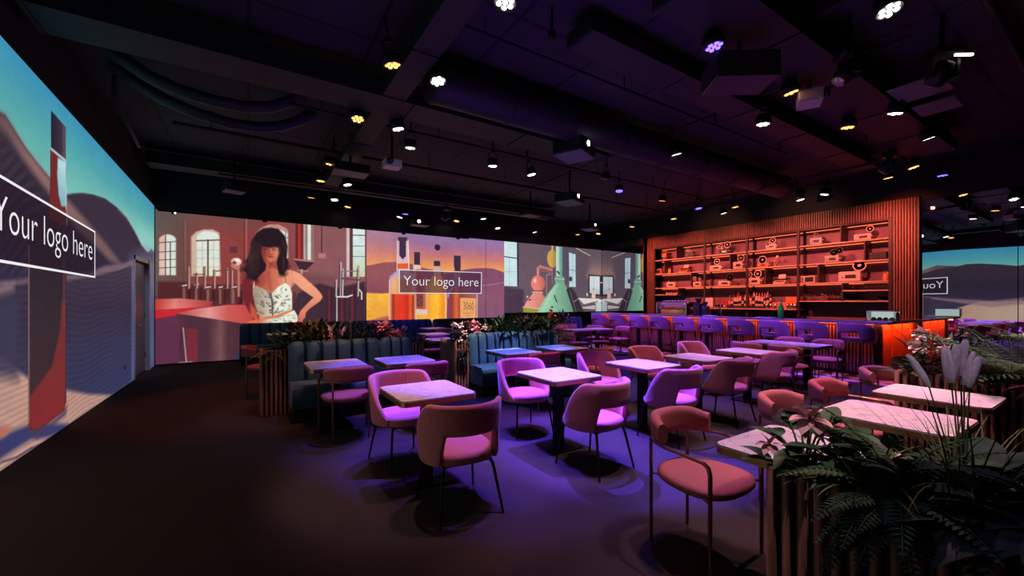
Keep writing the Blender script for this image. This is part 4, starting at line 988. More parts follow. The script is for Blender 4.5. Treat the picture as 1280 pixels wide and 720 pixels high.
def projector(px, z, label, body='cream', reels=((.10,.30,.085),), w=.30, h=.17, rc='cream', lens=1):
    k_ = .84 if z == Z1 else .98
    yy = at_x(px, 376, BX0+.16).y
    t = thing('film_projector', label, 'film projector', (BX0+.11, yy, z), 0, 'vintage machines on the bar shelves'); t.scale = (k_, k_, k_)
    b = MB().cbox((0,0,h/2+.012), (.17,w,h)); bevel(b.build('body', MP[body], t), .018, 3)
    f = MB()
    for sx in (-1,1):
        for sy in (-1,1): f.lathe([(.014,0),(.014,.013)], (sx*.06,sy*w*.4,0), 8)
    f.build('foot', MP['black'], t)
    MB().lathe([(.001,0),(.034,0),(.034,.03),(.028,.035),(.028,.075),(.001,.075)], (-.02, -(w/2-.01), h*.62), 14, Matrix.Identity(4) if lens < 0 else None, True, 'y').build('lens', MP['steel'], t)
    MB().box(-.089,-.085,-w*.3,w*.18,h*.35,h*.72).build('side_plate', MP['black' if body != 'black' else 'steel'], t)
    MB().lathe([(.001,-.012),(.017,-.012),(.017,.006),(.001,.006)], (-.094, w*.30, h*.5), 10, None, True, 'x').build('knob', MP['steel'], t)
    for (ry, rz_, r) in reels:
        a = MB().tube([(-.05, ry*.35, h), (-.06, ry, rz_)], .011, 6); a.build('reel_arm', MP['steel'], t)
        m = MB(); reel(m, (-.075, ry, rz_), r); m.build('reel', MP[rc], t)
    return t
def machine(px, z, label, kind, body='cream'):
    yy = at_x(px, 376, BX0+.16).y
    t = thing(kind, label, kind.replace('_', ' '), (BX0+.16, yy, z), 0, 'vintage machines on the bar shelves')
    if kind == 'typewriter':
        m = MB(); m.loft([[(x, y, zz) for x, zz in ((-.13,.01),(-.13,.04),(-.03,.10),(.10,.12),(.12,.01))] for y in (-.15,-.14,.14,.15)], False, True, False); m.build('body', MP[body], t)
        MB().lathe([(.001,-.19),(.022,-.19),(.022,.19),(.001,.19)], (.06,0,.145), 12, None, True, 'y').build('roller', MP['black'], t)
        m = MB()
        for r in range(3):
            for k in range(8): m.cbox((-.105+r*.028, -.105+k*.03, .058+r*.016), (.016,.02,.012))
        m.build('keys', MP['black'], t)
        MB().add([(.06,-.09,.15),(.06,.09,.15),(.10,.09,.28),(.10,-.09,.28),(.063,-.09,.15),(.063,.09,.15),(.103,.09,.28),(.103,-.09,.28)], [(0,1,2,3),(7,6,5,4),(0,4,5,1),(1,5,6,2),(2,6,7,3),(3,7,4,0)]).build('paper', MP['cream'], t)
    elif kind == 'radio':
        bevel(MB().cbox((0,0,.10), (.16,.34,.19)).build('body', MP[body], t), .02, 3)
        MB().box(-.084,-.08,-.14,.06,.035,.165).build('speaker_cloth', MP['black'], t)
        for zz in (.06,.13): MB().lathe([(.001,-.012),(.022,-.012),(.022,.006),(.001,.006)], (-.085,.115,zz), 12, None, True, 'x').build('knob', MP['steel'], t)
    elif kind == 'film_camera':
        bevel(MB().cbox((0,0,.17), (.10,.17,.14)).build('body', MP[body], t), .012, 2)
        m = MB()
        for a in (0,2.1,4.2): m.tube([(0,0,.10),(.07*math.cos(a),.07*math.sin(a),0)], .008, 6)
        m.build('tripod', MP['steel'], t)
        MB().lathe([(.001,0),(.03,0),(.036,.07),(.001,.07)], (0,-.08,.17), 12, None, True, 'y').build('lens', MP['black'], t)
        for dy in (-.045,.055):
            m = MB(); reel(m, (0,dy,.29), .055); m.build('film_magazine', MP[body], t)
    elif kind == 'desk_lamp':
        MB().lathe([(.001,0),(.06,0),(.06,.015),(.02,.02),(.001,.02)], (0,0,0), 16).build('base', MP[body], t)
        MB().tube([(0,0,.02),(0,.03,.16),(0,-.05,.30)], .008, 6).build('arm', MP[body], t)
        MB().lathe([(.02,.04),(.06,-.04),(.055,-.04),(.015,.035)], (0,-.06,.28), 14).build('shade', MP[body], t)
    elif kind == 'lantern':
        MB().lathe([(.001,0),(.05,0),(.055,.02),(.055,.14),(.03,.18),(.001,.18)], (0,0,0), 14).build('body', MP[body], t)
        MB().tube([(0,-.05,.15),(0,-.03,.24),(0,.03,.24),(0,.05,.15)], .005, 6).build('handle', MP['steel'], t)
    return t
machine(831, Z1, 'orange lit film camera at the far left of the top shelf', 'film_camera', 'orange')
projector(864, Z1, 'dark green projector with one dim reel on the top shelf, left part', 'green', ((.05,.31,.09),), .34, .19, 'steel')
projector(907, Z1, 'black projector with two large white reels high on the top shelf', 'black', ((.15,.31,.105),(-.15,.335,.12)), .36, .17, 'cream')
projector(966, Z1, 'red and cream projector with a reel on the top shelf, above the bottles', 'cream', ((-.06,.30,.10),(.10,.20,.06)), .32, .17, 'cream')
projector(1022, Z1, 'bluish grey projector with a small reel on the top shelf', 'grey', ((.0,.32,.06),), .34, .22, 'grey')
projector(1080, Z1, 'cream projector with one round reel at the right end of the top shelf', 'cream', ((-.18,.31,.09),), .40, .18, 'cream')
machine(823, Z2, 'small red box radio at the left end of the second shelf', 'radio', 'orange')
machine(837, Z2, 'orange lantern on the left of the second shelf', 'lantern', 'orange')
machine(856, Z2, 'low dark and red typewriter on the second shelf', 'typewriter', 'orange')
projector(897, Z2, 'low cream projector with one reel on the second shelf, left of the tall one', 'cream', ((-.06,.28,.10),), .40, .15, 'cream')
projector(925, Z2, 'upright white projector with a pale reel on the second shelf', 'cream', ((-.10,.33,.11),), .30, .21, 'cream')
projector(956, Z2, 'red projector with a wide reel on the second shelf, above the yellow reel', 'orange', ((.0,.22,.12),), .30, .12, 'steel')
machine(969, Z2, 'thin bent desk lamp on the second shelf', 'desk_lamp', 'cream')
projector(1042, Z2, 'grey projector with two dark reels on the second shelf, right part', 'grey', ((-.05,.26,.085),(-.17,.30,.085)), .32, .18, 'black')
machine(1098, Z2, 'small black radio at the right end of the second shelf', 'radio', 'black')
projector(841, Z3, 'cream projector with an open side on the third shelf, far left', 'cream', ((.14,.28,.06),), .36, .18, 'black')
projector(874, Z3, 'cream projector with two small reels on the third shelf', 'cream', ((.09,.28,.07),(-.10,.26,.05)), .30, .16, 'cream')
projector(908, Z3, 'low cream projector with one black reel on the third shelf', 'cream', ((-.19,.26,.12),), .40, .15, 'black')
projector(945, Z3, 'white projector with one yellow and one white reel on the third shelf', 'cream', ((.13,.31,.09),(-.12,.33,.11)), .36, .20, 'cream')
machine(976, Z3, 'cream typewriter on the third shelf', 'typewriter', 'cream')
machine(1011, Z3, 'dark cream radio in the narrow cell of the third shelf', 'radio', 'cream')
projector(1064, Z3, 'largest cream projector with one big spoked reel on the third shelf, right part', 'cream', ((-.21,.40,.14),), .46, .25, 'cream')
machine(1107, Z3, 'small orange lantern at the right end of the third shelf', 'lantern', 'orange')

# ---- bottles, glasses, tumblers
BG = [glass('clear_bottle_glass', (.9,.85,.82,1)), mat('amber_bottle', (.35,.10,.03,1), .1, 0, .1, spec=.7), mat('red_bottle', (.40,.04,.03,1), .1, 0, .1, spec=.7), mat('dark_bottle', (.03,.02,.02,1), .08, 0, .1, spec=.8), mat('pale_bottle', (.62,.45,.42,1), .12, 0, .1, spec=.7)]
CAPM = [MP['black'], MP['steel'], MP['orange']]
bproto = {}
rn = random.Random(11)
def bottle(loc, k, hgt, label, group):
    key = k
    if key not in bproto:
        t = thing('bottle', label, 'bottle', loc, 0, group)
        r = .036
        MB().lathe([(.001,0),(r,0),(r,.005),(r,.19),(r*.9,.21),(.014,.245),(.0125,.30),(.001,.30)], (0,0,0), 12).build('glass_body', BG[k], t)
        MB().lathe([(.001,.29),(.016,.29),(.016,.325),(.001,.325)], (0,0,0), 10).build('cap', CAPM[k % 3], t)
        MB().lathe([(r+.0008,.06),(r+.0012,.062),(r+.0012,.15),(r+.0008,.152)], (0,0,0), 12).build('label_band', MP['cream'] if k != 4 else MP['black'], t)
        bproto[key] = t; t.scale = (1,1,hgt); return t
    o = dup(bproto[key], loc, 0, label, group); o.scale = (1,1,hgt); return o
M_dkbox = mat('black_riser', (.02,.02,.022,1), .5)
ra = MB().box(BX0+.0, BX0+.36, Y(960), Y(909), 1.291, 1.36); ra.box(BX0+.16, BX0+.36, Y(960), Y(909), 1.36, 1.44)
tag(ra.build('bottle_riser', M_dkbox), 'black stepped riser under the dense row of bottles on the back bar', 'riser')
for k in range(15):
    yy = Y(960)+.04+(Y(909)-Y(960)-.08)*k/14
    bottle((BX0+.08, yy, 1.36), rn.choice([0,1,2,3,4,4]), rn.uniform(.85,1.1), 'liquor bottle in the front line of the dense bottle row behind the bar', 'front row of liquor bottles')
for k in range(15):
    yy = Y(960)+.05+(Y(909)-Y(960)-.1)*k/14
    bottle((BX0+.26, yy, 1.44), rn.choice([0,1,2,3,4,4]), rn.uniform(.9,1.2), 'liquor bottle in the rear line of the dense bottle row behind the bar', 'rear row of liquor bottles')
def cupset(kind, pxs, z, label, group, prof, m, dx=(.12,), sc_=1):
    pr = None
    for d in dx:
        for p in pxs:
            loc = (BX0+d, Y(p), z)
            if pr is None:
                pr = MB().lathe(prof, (0,0,0), 14).build(kind, m); pr.location = loc; tag(pr, label, kind.replace('_',' '), group)
            else:
                o = pr.copy(); C.objects.link(o); o.location = loc
M_cup = glass('thin_glass', (.95,.92,.92,1))
wine = [(.001,0),(.034,0),(.034,.004),(.005,.01),(.004,.09),(.02,.105),(.037,.14),(.034,.20),(.032,.20),(.034,.14),(.018,.11),(.001,.105)]
tumb = [(.001,0),(.030,0),(.034,.10),(.032,.10),(.028,.008),(.001,.008)]
cupset('wine_glass', [1005,1009,1013], 1.515, 'stemmed glass in the left cluster on the lit glass shelf', 'left cluster of stemmed glasses', wine, M_cup, (.10,.22))
cupset('wine_glass', [1026,1030.5,1035,1039.5,1044,1048.5], 1.515, 'stemmed glass in the long row on the lit glass shelf beside the divider', 'row of stemmed glasses', wine, M_cup, (.10,.24))
cupset('tumbler', [1057,1060.5,1064,1067.5,1071], 1.515, 'short tumbler in the left group on the lower right glass shelf', 'left tumblers on the right shelf', tumb, M_cup, (.08,.2))
cupset('tumbler', [1098,1101,1104,1107,1110], 1.515, 'short tumbler in the right group on the lower right glass shelf', 'right tumblers on the right shelf', tumb, M_cup, (.08,.2))
cupset('goblet', [1056,1060,1064], 1.775, 'small goblet at the left of the upper right glass shelf', 'left goblets', [(r*.9, z_*.75) for r, z_ in wine], M_cup, (.1,))
cupset('goblet', [1080,1084,1088,1092,1097,1102,1107], 1.775, 'small goblet in the long line on the upper right glass shelf', 'long line of goblets', [(r*.95, z_*.8) for r, z_ in wine], M_cup, (.1,.22))
cupset('shot_glass', [821,824,827], 1.74, 'shot glass at the left end of the low shelf over the coffee machine', 'left shot glasses', [(r, z_*.9) for r, z_ in tumb], M_cup, (.1,))
cupset('cup', [832,835,838,841,844], 1.74, 'white coffee cup in the line on the low shelf over the coffee machine', 'coffee cups', [(.001,0),(.025,0),(.036,.06),(.033,.06),(.023,.006),(.001,.006)], MP['cream'], (.08,))
cupset('metal_tumbler', [960,965,970.5,986,990.5,995], 1.29, 'steel shaker tumbler beside the orange box behind the green bottle', 'steel tumblers', [(.001,0),(.034,0),(.044,.15),(.042,.15),(.032,.006),(.001,.006)], MP['steel'], (-.06,))
cupset('glass_jar', [896,899.5,903], 1.29, 'clear glass left of the bottle row on the back bar', 'clear glasses by the red flowers', tumb, M_cup, (-.04,))
bx = thing('orange_crate', 'orange lit wooden box stacked behind the steel tumblers', 'box', (BX0+.2, Y(978), 1.29)); MB().cbox((0,0,.09), (.24,.62,.18)).build('lower_box', MP['orange'], bx); MB().cbox((.04,-.2,.26), (.2,.36,.15)).build('upper_box', MP['orange'], bx)
fl = thing('flower_pot', 'small pot of red flowers on the back bar, left of the bottles', 'flowers', (BX0-.02, Y(907), 1.29)); MB().lathe([(.001,0),(.05,0),(.065,.09),(.001,.09)], (0,0,0), 12).build('pot', MP['orange'], fl)
m = MB()
for k in range(26):
    a = rn.uniform(0,6.28); r = rn.uniform(0,.11); c = (r*math.cos(a), r*math.sin(a), .13+rn.uniform(0,.10)); m.lathe([(.001,-.02),(.026,0),(.001,.02)], c, 6)
m.build('blossom', mat('bright_red_flower', (.7,.04,.02,1), .5), fl)
pc = thing('price_card', 'pale card standing in a lit frame beside the shelf upright, left of the bottles', 'card', (BX0-.02, Y(887), 1.29)); MB().cbox((0,0,.17), (.02,.26,.30)).build('card', mat('pale_card', (.6,.5,.6,1), .5), pc); MB().cbox((0,0,.012), (.10,.28,.02)).build('stand', MP['black'], pc)

# ---- things on the counter
def Yc(px, x): return at_x(px, 385, x).y
x = CXF+.42
em = thing('coffee_machine', 'shining steel coffee machine with cups on top at the far end of the counter', 'coffee machine', (x, Yc(845,x), 1.10))
bevel(MB().cbox((.05,0,.10), (.40,.95,.16)).build('body', M_chrome, em), .02); MB().cbox((.06,0,.30), (.36,1.0,.14)).build('top_housing', mat('warm_steel', (.6,.45,.38,1), .3, .7), em)
MB().cbox((-.14,0,.015), (.20,.95,.03)).build('drip_tray', MP['steel'], em)
for k in (-.3,0,.3):
    g = MB().lathe([(.001,-.07),(.035,-.07),(.04,0),(.001,0)], (-.16,k,.23), 12).build('group_head', M_chrome, em); MB().tube([(-.17,k,.18),(-.30,k,.165)], .013, 8).build('portafilter_handle', MP['black'], g)
MB().tube([(-.16,.45,.25),(-.22,.47,.18),(-.22,.47,.05)], .008, 6).build('steam_wand', M_chrome, em)
m = MB()
for q in range(2):
    for k in range(9): m.lathe([(.001,0),(.022,0),(.033,.055),(.03,.055),(.02,.006),(.001,.006)], (.0+.11*q, -.42+k*.105, .372), 10)
m.build('stacked_cups', MP['cream'], em)
for s_ in (-.485,.485): bevel(MB().cbox((-.02,s_,.20), (.44,.03,.36)).build('side_panel', M_chrome, em), .012)
for k in (-.36,.36): MB().lathe([(.001,-.012),(.045,-.012),(.045,.006),(.001,.006)], (-.125,k,.30), 16, None, True, 'x').build('gauge', MP['cream'], em)
cg = thing('coffee_grinder', 'black coffee grinder standing beside the coffee machine', 'coffee grinder', (x, Yc(873,x), 1.10))
bevel(MB().cbox((0,0,.17), (.22,.20,.34)).build('body', MP['black'], cg), .02); MB().lathe([(.04,.34),(.085,.46),(.085,.48),(.001,.48)], (0,0,0), 16).build('hopper', MP['black'], cg); MB().lathe([(.001,-.02),(.03,-.02),(.03,.01),(.001,.01)], (-.11,0,.27), 12, None, True, 'x').build('dial', M_chrome, cg)
MB().tube([(-.11,0,.16),(-.19,0,.15)], .016, 8).build('spout', M_chrome, cg)
cg2 = dup(cg, (x+.02, Yc(882,x)+.02, 1.10), .1, 'second, smaller black grinder at the right of the coffee machine'); cg2.scale = (.8,.8,.8)
gb = thing('green_bottle', 'tall green bottle standing on the counter near the eighth bar stool', 'bottle', (x-.1, Yc(976,x-.1), 1.10))
MB().lathe([(.001,0),(.06,0),(.06,.22),(.055,.27),(.026,.34),(.022,.42),(.001,.42)], (0,0,0), 16).build('glass_body', mat('green_bottle_glass', (.03,.80,.05,1), .15, 0, .05, spec=.8), gb); MB().lathe([(.001,.42),(.026,.42),(.026,.46),(.001,.46)], (0,0,0), 12).build('cap', MP['cream'], gb)
xs = CXF+.30
ds = thing('display_case', 'small white lit display case on the counter near the mirror', 'display case', (xs, Yc(1103,xs), 1.10))
MB().box(-.14,.16,-.19,.19,0,.025).build('base', MP['cream'], ds); MB().box(-.14,.16,-.21,.21,.20,.215).build('lid', MP['cream'], ds)
MB().box(.13,.16,-.21,.21,.025,.2).build('lit_back', mat('lit_case_back', (.7,.8,.78,1), .5, emit=(.75,1,.92,1), estr=.55), ds)
g = MB(); g.box(-.14,-.134,-.21,.21,.025,.2); g.box(-.134,.13,-.21,-.204,.025,.2); g.box(-.134,.13,.204,.21,.025,.2); g.build('glass_pane', M_cup, ds)
for k in range(4): MB().lathe([(.001,0),(.04,0),(.045,.03),(.02,.06),(.001,.065)], (.0,-.14+k*.09,.027), 10).build('cake', MP[['cream','orange','cream','grey'][k]], ds)
o = MB().lathe([(.001,0),(.035,0),(.035,.17),(.015,.18),(.012,.21),(.001,.21)], (0,0,0), 12).build('soap_bottle', MP['cream'], None, (xs+.1, Yc(1122,xs+.1), 1.10)); tag(o, 'small white bottle right of the lit display case on the counter', 'bottle')
tp = thing('beer_tap', 'slim pale tap standing on the counter between the grinder and the bottles', 'tap', (x-.1, Yc(901,x-.1), 1.10)); MB().lathe([(.001,0),(.04,0),(.04,.012),(.016,.02),(.016,.24),(.001,.24)], (0,0,0), 12).build('column', M_chrome, tp); MB().tube([(0,0,.20),(-.09,0,.20),(-.10,0,.17)], .01, 8).build('spout', M_chrome, tp); MB().tube([(0,0,.24),(0,0,.33)], [.008,.014], 8).build('lever', MP['cream'], tp)
for p, wd, lb in ((887,.3,'folded pale towel on the counter by the grinder'), (957,.4,'stack of pale napkins on the counter left of the green bottle')):
    o = MB().cbox((0,0,.012), (.16,wd,.024)).build('folded_towel', mat('pale_cloth', (.55,.5,.6,1), .9), None, (x-.12, Yc(p,x-.12), 1.10)); tag(o, lb, 'towel'); bevel(o, .008)
# ------------------------------------------------------------------ planters and plants
def planter(loc, lx, ly, hgt, label, faces, cat='planter'):
    """slatted wooden trough, origin at the low corner; faces: which sides carry half-round slats"""
    t = thing('slatted_planter', label, cat, loc, 0, 'slatted wooden planters')
    b = MB(); b.box(.02, lx-.02, .02, ly-.02, 0, hgt-.12)
    b.box(.02, .05, .02, ly-.02, hgt-.12, hgt-.02); b.box(lx-.05, lx-.02, .02, ly-.02, hgt-.12, hgt-.02); b.box(.05, lx-.05, .02, .05, hgt-.12, hgt-.02); b.box(.05, lx-.05, ly-.05, ly-.02, hgt-.12, hgt-.02)
    b.build('trough', M_dark, t)
    s = MB(); r = .017; step = .054
    def st(x, y): s.lathe([(r,.01),(r,hgt-.003),(r-.003,hgt)], (x,y,0), 10)
    n = max(2, round(lx/step)); k2 = max(2, round(ly/step))
    for k in range(n+1):
        if 'S' in faces: st(r+(lx-2*r)*k/n, .01)
        if 'N' in faces: st(r+(lx-2*r)*k/n, ly-.01)
    for k in range(k2+1):
        if 'W' in faces: st(.01, r+(ly-2*r)*k/k2)
        if 'E' in faces: st(lx-.01, r+(ly-2*r)*k/k2)
    s.build('slats', M_wood, t)
    MB().box(.05, lx-.05, .05, ly-.05, hgt-.12, hgt-.07).build('soil', M_soil, t)
    return t
def leaf(mb, base, d, ln, wd, droop=.5, fold=.25, seg=6, shape=None, tip=1.0):
    p = Vector(base); d = Vector(d).normalized(); side = d.cross(Vector((0,0,1)))
    if side.length < .05: side = Vector((1,0,0))
    side.normalize(); vs = []
    for k in range(seg+1):
        u = k/seg; wv = wd*(math.sin(PI*min(1, u**.75*.97+.03)) if shape is None else shape(u))
        nrm = side.cross(d).normalized()
        vs += [p-side*wv+nrm*abs(wv)*fold, p.copy(), p+side*wv+nrm*abs(wv)*fold]
        p = p+d*(ln/seg); d = (d+Vector((0,0,-droop/seg))).normalized()
    fs = []
    for k in range(seg):
        a = k*3; fs += [(a,a+1,a+4,a+3),(a+1,a+2,a+5,a+4)]
    mb.add(vs, fs, True)
    return p
blade = lambda u: (1-u)**.6*.5+.5*(1-u)
rp = random.Random(5)
def rdir(lo=.2, hi=1.0):
    a = rp.uniform(0, 2*PI); return Vector((math.cos(a), math.sin(a), rp.uniform(lo, hi)))
def bushy(name, label, cat, loc, n, ln, wd, m, spread=.12, lo=.1, hi=1.4, droop=.6, group=None, hgt=.0, stems=True):
    t = thing(name, label, cat, loc, rp.uniform(0,6), group)
    lm, smb = MB(), MB()
    for k in range(n):
        d = rdir(lo, hi); b = Vector((rp.uniform(-spread,spread), rp.uniform(-spread,spread), 0))
        L_ = rp.uniform(.25,1)*hgt; e = b+d.normalized()*L_+Vector((0,0,L_*.3))
        if stems and L_ > .02: smb.tube([b, (b+e)/2+Vector((0,0,.02)), e], .003, 4)
        leaf(lm, e if L_ > .02 else b, d, ln*rp.uniform(.7,1.2), wd*rp.uniform(.7,1.2), droop*rp.uniform(.6,1.4))
    lm.build('foliage', m, t)
    if smb.v: smb.build('stems', m, t)
    return t
def flower(mb, c, r, n=6, up=(0,0,1), wd=.35, droop=.9, open_=.5):
    up = Vector(up).normalized(); a = up.cross(Vector((.3,.9,.1))).normalized(); b = up.cross(a)
    for k in range(n):
        t = 2*PI*k/n+rp.uniform(-.1,.1); d = (a*math.cos(t)+b*math.sin(t))*open_*2+up
        leaf(mb, c, d, r, r*wd*.5, droop, .15, 5)
def fern(name, label, loc, n, ln, m, group=None, pw=.10, lo=.3, hi=1.2, dr=1.1, dirs=None):
    t = thing(name, label, 'plant', loc, 0, group); mb = MB()
    for k in range(n):
        d = Vector(dirs[k % len(dirs)]) + Vector((rp.uniform(-.2,.2),)*3) if dirs else rdir(lo, hi)
        d.normalize(); p = Vector((rp.uniform(-.03,.03), rp.uniform(-.03,.03), 0)); L_ = ln*rp.uniform(.75,1.15); sg = 22; pts = [p.copy()]
        for q in range(sg):
            u = q/sg; side = d.cross(Vector((0,0,1))).normalized()
            wv = pw*math.sin(PI*(.12+.86*u))*1.0
            if q > 1:
                for s_ in (-1,1): leaf(mb, p, side*s_+d*.35+Vector((0,0,-.1)), wv, .009+.05*L_/sg, .3, .1, 2)
            p = p+d*(L_/sg); d = (d+Vector((0,0,-dr/sg))).normalized(); pts.append(p.copy())
        mb.tube(pts, .0025, 4)
    mb.build('fronds', m, t); return t
def grass(name, label, loc, n, ln, m, group=None, wd=.006, lo=1.2, hi=4, dr=.8, spread=.04, cat='plant'):
    t = thing(name, label, cat, loc, 0, group); mb = MB()
    for k in range(n):
        leaf(mb, (rp.uniform(-spread,spread), rp.uniform(-spread,spread), 0), rdir(lo, hi), ln*rp.uniform(.5,1.1), wd, dr*rp.uniform(.3,1.5), .2, 7, blade)
    mb.build('blades', m, t); return t

# big front planter (its long face runs away to the right of the camera)
PX0, PX1, PY1 = 1.735, 2.02, .835
planter((PX0, -1.7, 0), PX1-PX0, PY1+1.7, .85, 'dark slatted planter nearest the camera, bottom right of the photo', 'WN')
def onp(px, py, x):  # a point above the trough at given depth
    return at_x(px, py, x)
# lily with dark oval leaves at the corner
def lily(loc, label, blooms, leaves, group=None, pm=None, ln=.13):
    t = thing('lily', label, 'plant', loc, 0, group)
    lm, sm = MB(), MB()
    for c in leaves:
        c = Vector(c); sm.tube([(0,0,-.02), c*.5+Vector((0,0,.02)), c], .004, 5)
        d = Vector((c.x, c.y, .12))
        for q in range(3):
            a = rp.uniform(-.9,.9); dd = Vector((d.x*math.cos(a)-d.y*math.sin(a), d.x*math.sin(a)+d.y*math.cos(a), rp.uniform(-.05,.12)))
            leaf(lm, c*(.75+.12*q), dd, ln*rp.uniform(.8,1.15), ln*.26, .9, .2, 7)
    for c, r, up in blooms:
        c = Vector(c); sm.tube([(0,0,0), c*.6, c], .004, 5)
        fb = MB(); flower(fb, c, r*1.1, 6, up, .6, .9, .6); f = fb.build('flower', pm or M_petalp, t)
        st = MB()
        for k in range(5): st.tube([Vector(c), Vector(c)+Vector(up).normalized()*r*.45+rdir(-.5,.5)*r*.12], .0025, 4)
        st.build('stamen', MP['orange'], f)
    lm.build('leaves', M_leaf, t); sm.build('stems', M_leafb, t)
    return t
lp = Vector((1.88, .76, .80))
def rel(px, py, x, o=lp): return tuple(at_x(px, py, x)-o)
lily(lp, 'pink lily with dark leaves at the planter corner, over the nearest marble table', [(rel(1012,524,1.88), .085, (-.8,-.42,.42)), (rel(962,555,1.82), .06, (-.8,-.3,.5))],
     [rel(975,545,1.88), rel(990,560,1.80), rel(985,520,1.95), rel(1020,545,1.85), rel(1040,520,1.95), rel(1005,575,1.78), rel(1035,560,1.80), rel(1000,510,2.0), rel(965,578,1.80), rel(1020,510,1.98), rel(1045,575,1.76), rel(1055,540,1.9)])
# bright strap grass and fern in the middle, broad leaves right, foxtail grass behind
grass('strap_grass', 'tuft of olive strap grass between the lily and the fern', (1.86,.58,.79), 90, .32, M_leafb, None, .010, .5, 2.6, 1.3, .08)
fern('fern', 'dark fern hanging over the front of the slatted planter', (1.82,.46,.82), 30, .36, M_leaf, None, .055, .1, .7, 1.6, [(-1,.3,.5),(-1,0,.4),(-1,-.4,.5),(-.6,.6,.9),(-.6,-.8,.7),(-.3,.2,1.2),(-1,.6,.2),(.1,-.5,1.1)])
bushy('laurel', 'glossy dark leaves behind the fern, reaching over the middle marble table', 'plant', (1.93,.56,.82), 46, .16, .036, M_leaf, .07, .1, 1.2, .8, None, .17)
bushy('philodendron', 'clump of broad grey green leaves at the foot of the foxtail plumes', 'plant', (1.88,.28,.80), 46, .17, .05, M_leafg, .09, .2, 1.1, .9, None, .17)
bushy('hosta', 'very dark broad leaves at the right edge of the front planter', 'plant', (1.84,.05,.80), 60, .20, .055, M_leafg, .11, .1, 1.0, 1.0, None, .18)
bushy('croton', 'low dark round leaves with a few red tips under the foxtail grass', 'plant', (1.84,.40,.80), 60, .12, .045, M_leaf, .10, .1, .8, .7, None, .12)
ft = thing('foxtail_grass', 'tall foxtail grass with six fat lilac plumes', 'plant', (1.92,.33,.80))
fo = Vector((1.92,.33,.80)); bl_ = MB(); sm = MB()
for k in range(70):
    d = rdir(1.0, 3.2); leaf(bl_, (rp.uniform(-.04,.04), rp.uniform(-.05,.05), 0), d, rp.uniform(.3,.55), .0045, rp.uniform(.6,1.7), .2, 8, blade)
for (xb, yb, xt, yt, r, dx) in ((1161,483,1134,443,.013,1.88),(1189,478,1181,433,.018,1.90),(1193,471,1196,431,.015,1.94),(1201,470,1207,425,.015,1.96),(1205,481,1218,440,.012,1.93),(1212,484,1225,446,.014,1.90)):
    a, b = at_x(xb, yb, dx)-fo, at_x(xt, yt, dx)-fo
    sm.tube([(0,0,0), a*.55+Vector((0,0,.03)), a], .0022, 5)
    m = MB(); n = 9; pts = [a+(b-a)*k/n+Vector((0,0,.006*math.sin(PI*k/n))) for k in range(n+1)]
    m.tube(pts, [r*.88*v for v in (.55,.82,.92,.96,.96,.93,.88,.82,.72,.45)], 12)
    m.build('plume', M_plume, ft)
bl_.build('blades', M_leafb, ft); sm.build('stems', M_leafb, ft)

# second planter partition behind the pink table (x = 5.1)
planter((5.10,-1.4,0), .45, 2.72, .85, 'slatted planter behind the pink lit marble table, foot of the green palms', 'WNE')
lw_ = thing('white_lily', 'white lily blooms on tall stems in front of the orange bar end panels', 'plant', (5.30,1.15,.78)); wo = Vector((5.30,1.15,.78))
sm, lm = MB(), MB()
for px, py, x, r in ((1151,418,5.25,.13),(1147,434,5.2,.13),(1175,431,5.35,.14),(1153,446,5.3,.09)):
    bm = MB(); c = at_x(px, py, x)-wo; sm.tube([(0,0,0), c*.5+Vector((.02,0,.05)), c], .006, 5)
    [flower(bm, c, r*q, 8, (-.7,-.4,.6), .8, dr_, op) for q, dr_, op in ((.72,1.2,.8),(.62,.6,.5),(.5,.3,.28),(.36,.1,.12))]; bm.build('flower', M_petalw, lw_)
for k in range(26): leaf(lm, (rp.uniform(-.1,.1), rp.uniform(-.15,.15), rp.uniform(0,.3)), rdir(.4,2), rp.uniform(.2,.34), .018, .7)
sm.build('stems', M_leafb, lw_); lm.build('leaves', M_leaf, lw_)
M_palm = mat('green_palm', (.05,.14,.045,1), .5, 0, .3, 14, 0, .4)
fern('palm', 'fine leaved green palm rising from the slatted planter in front of the mirror', (5.32,.62,.78), 34, .75, M_palm, None, .16, .4, 2.2, 1.3)
fern('palm', 'second green palm at the right edge of the photo, in front of the mirror', (5.30,.22,.78), 34, .8, M_palm, None, .16, .4, 2.2, 1.3)
bushy('dracaena', 'brownish thin leaved plant between the white lilies and the palm', 'plant', (5.30,.9,.78), 50, .4, .014, mat('brown_leaf', (.10,.045,.05,1), .5, 0, .3), .08, .4, 1.8, .9)
bushy('red_fern', 'burgundy leaved plant hanging at the right edge, beside the pink table', 'plant', (5.16,.34,.80), 40, .26, .03, M_redleaf, .07, -.1, .6, 1.2, None, .12)
bushy('caladium', 'dark leaves with pale rims low on the slatted planter, right of the foxtail plumes', 'plant', (5.16,.60,.80), 22, .16, .045, M_leafg, .08, 0, .6, 1.0, None, .12)
bushy('dwarf_fern', 'small dark leafy plant at the left corner of the slatted planter', 'plant', (5.22,1.2,.78), 26, .14, .03, M_leaf, .08, .2, 1.2, .8, None, .10)

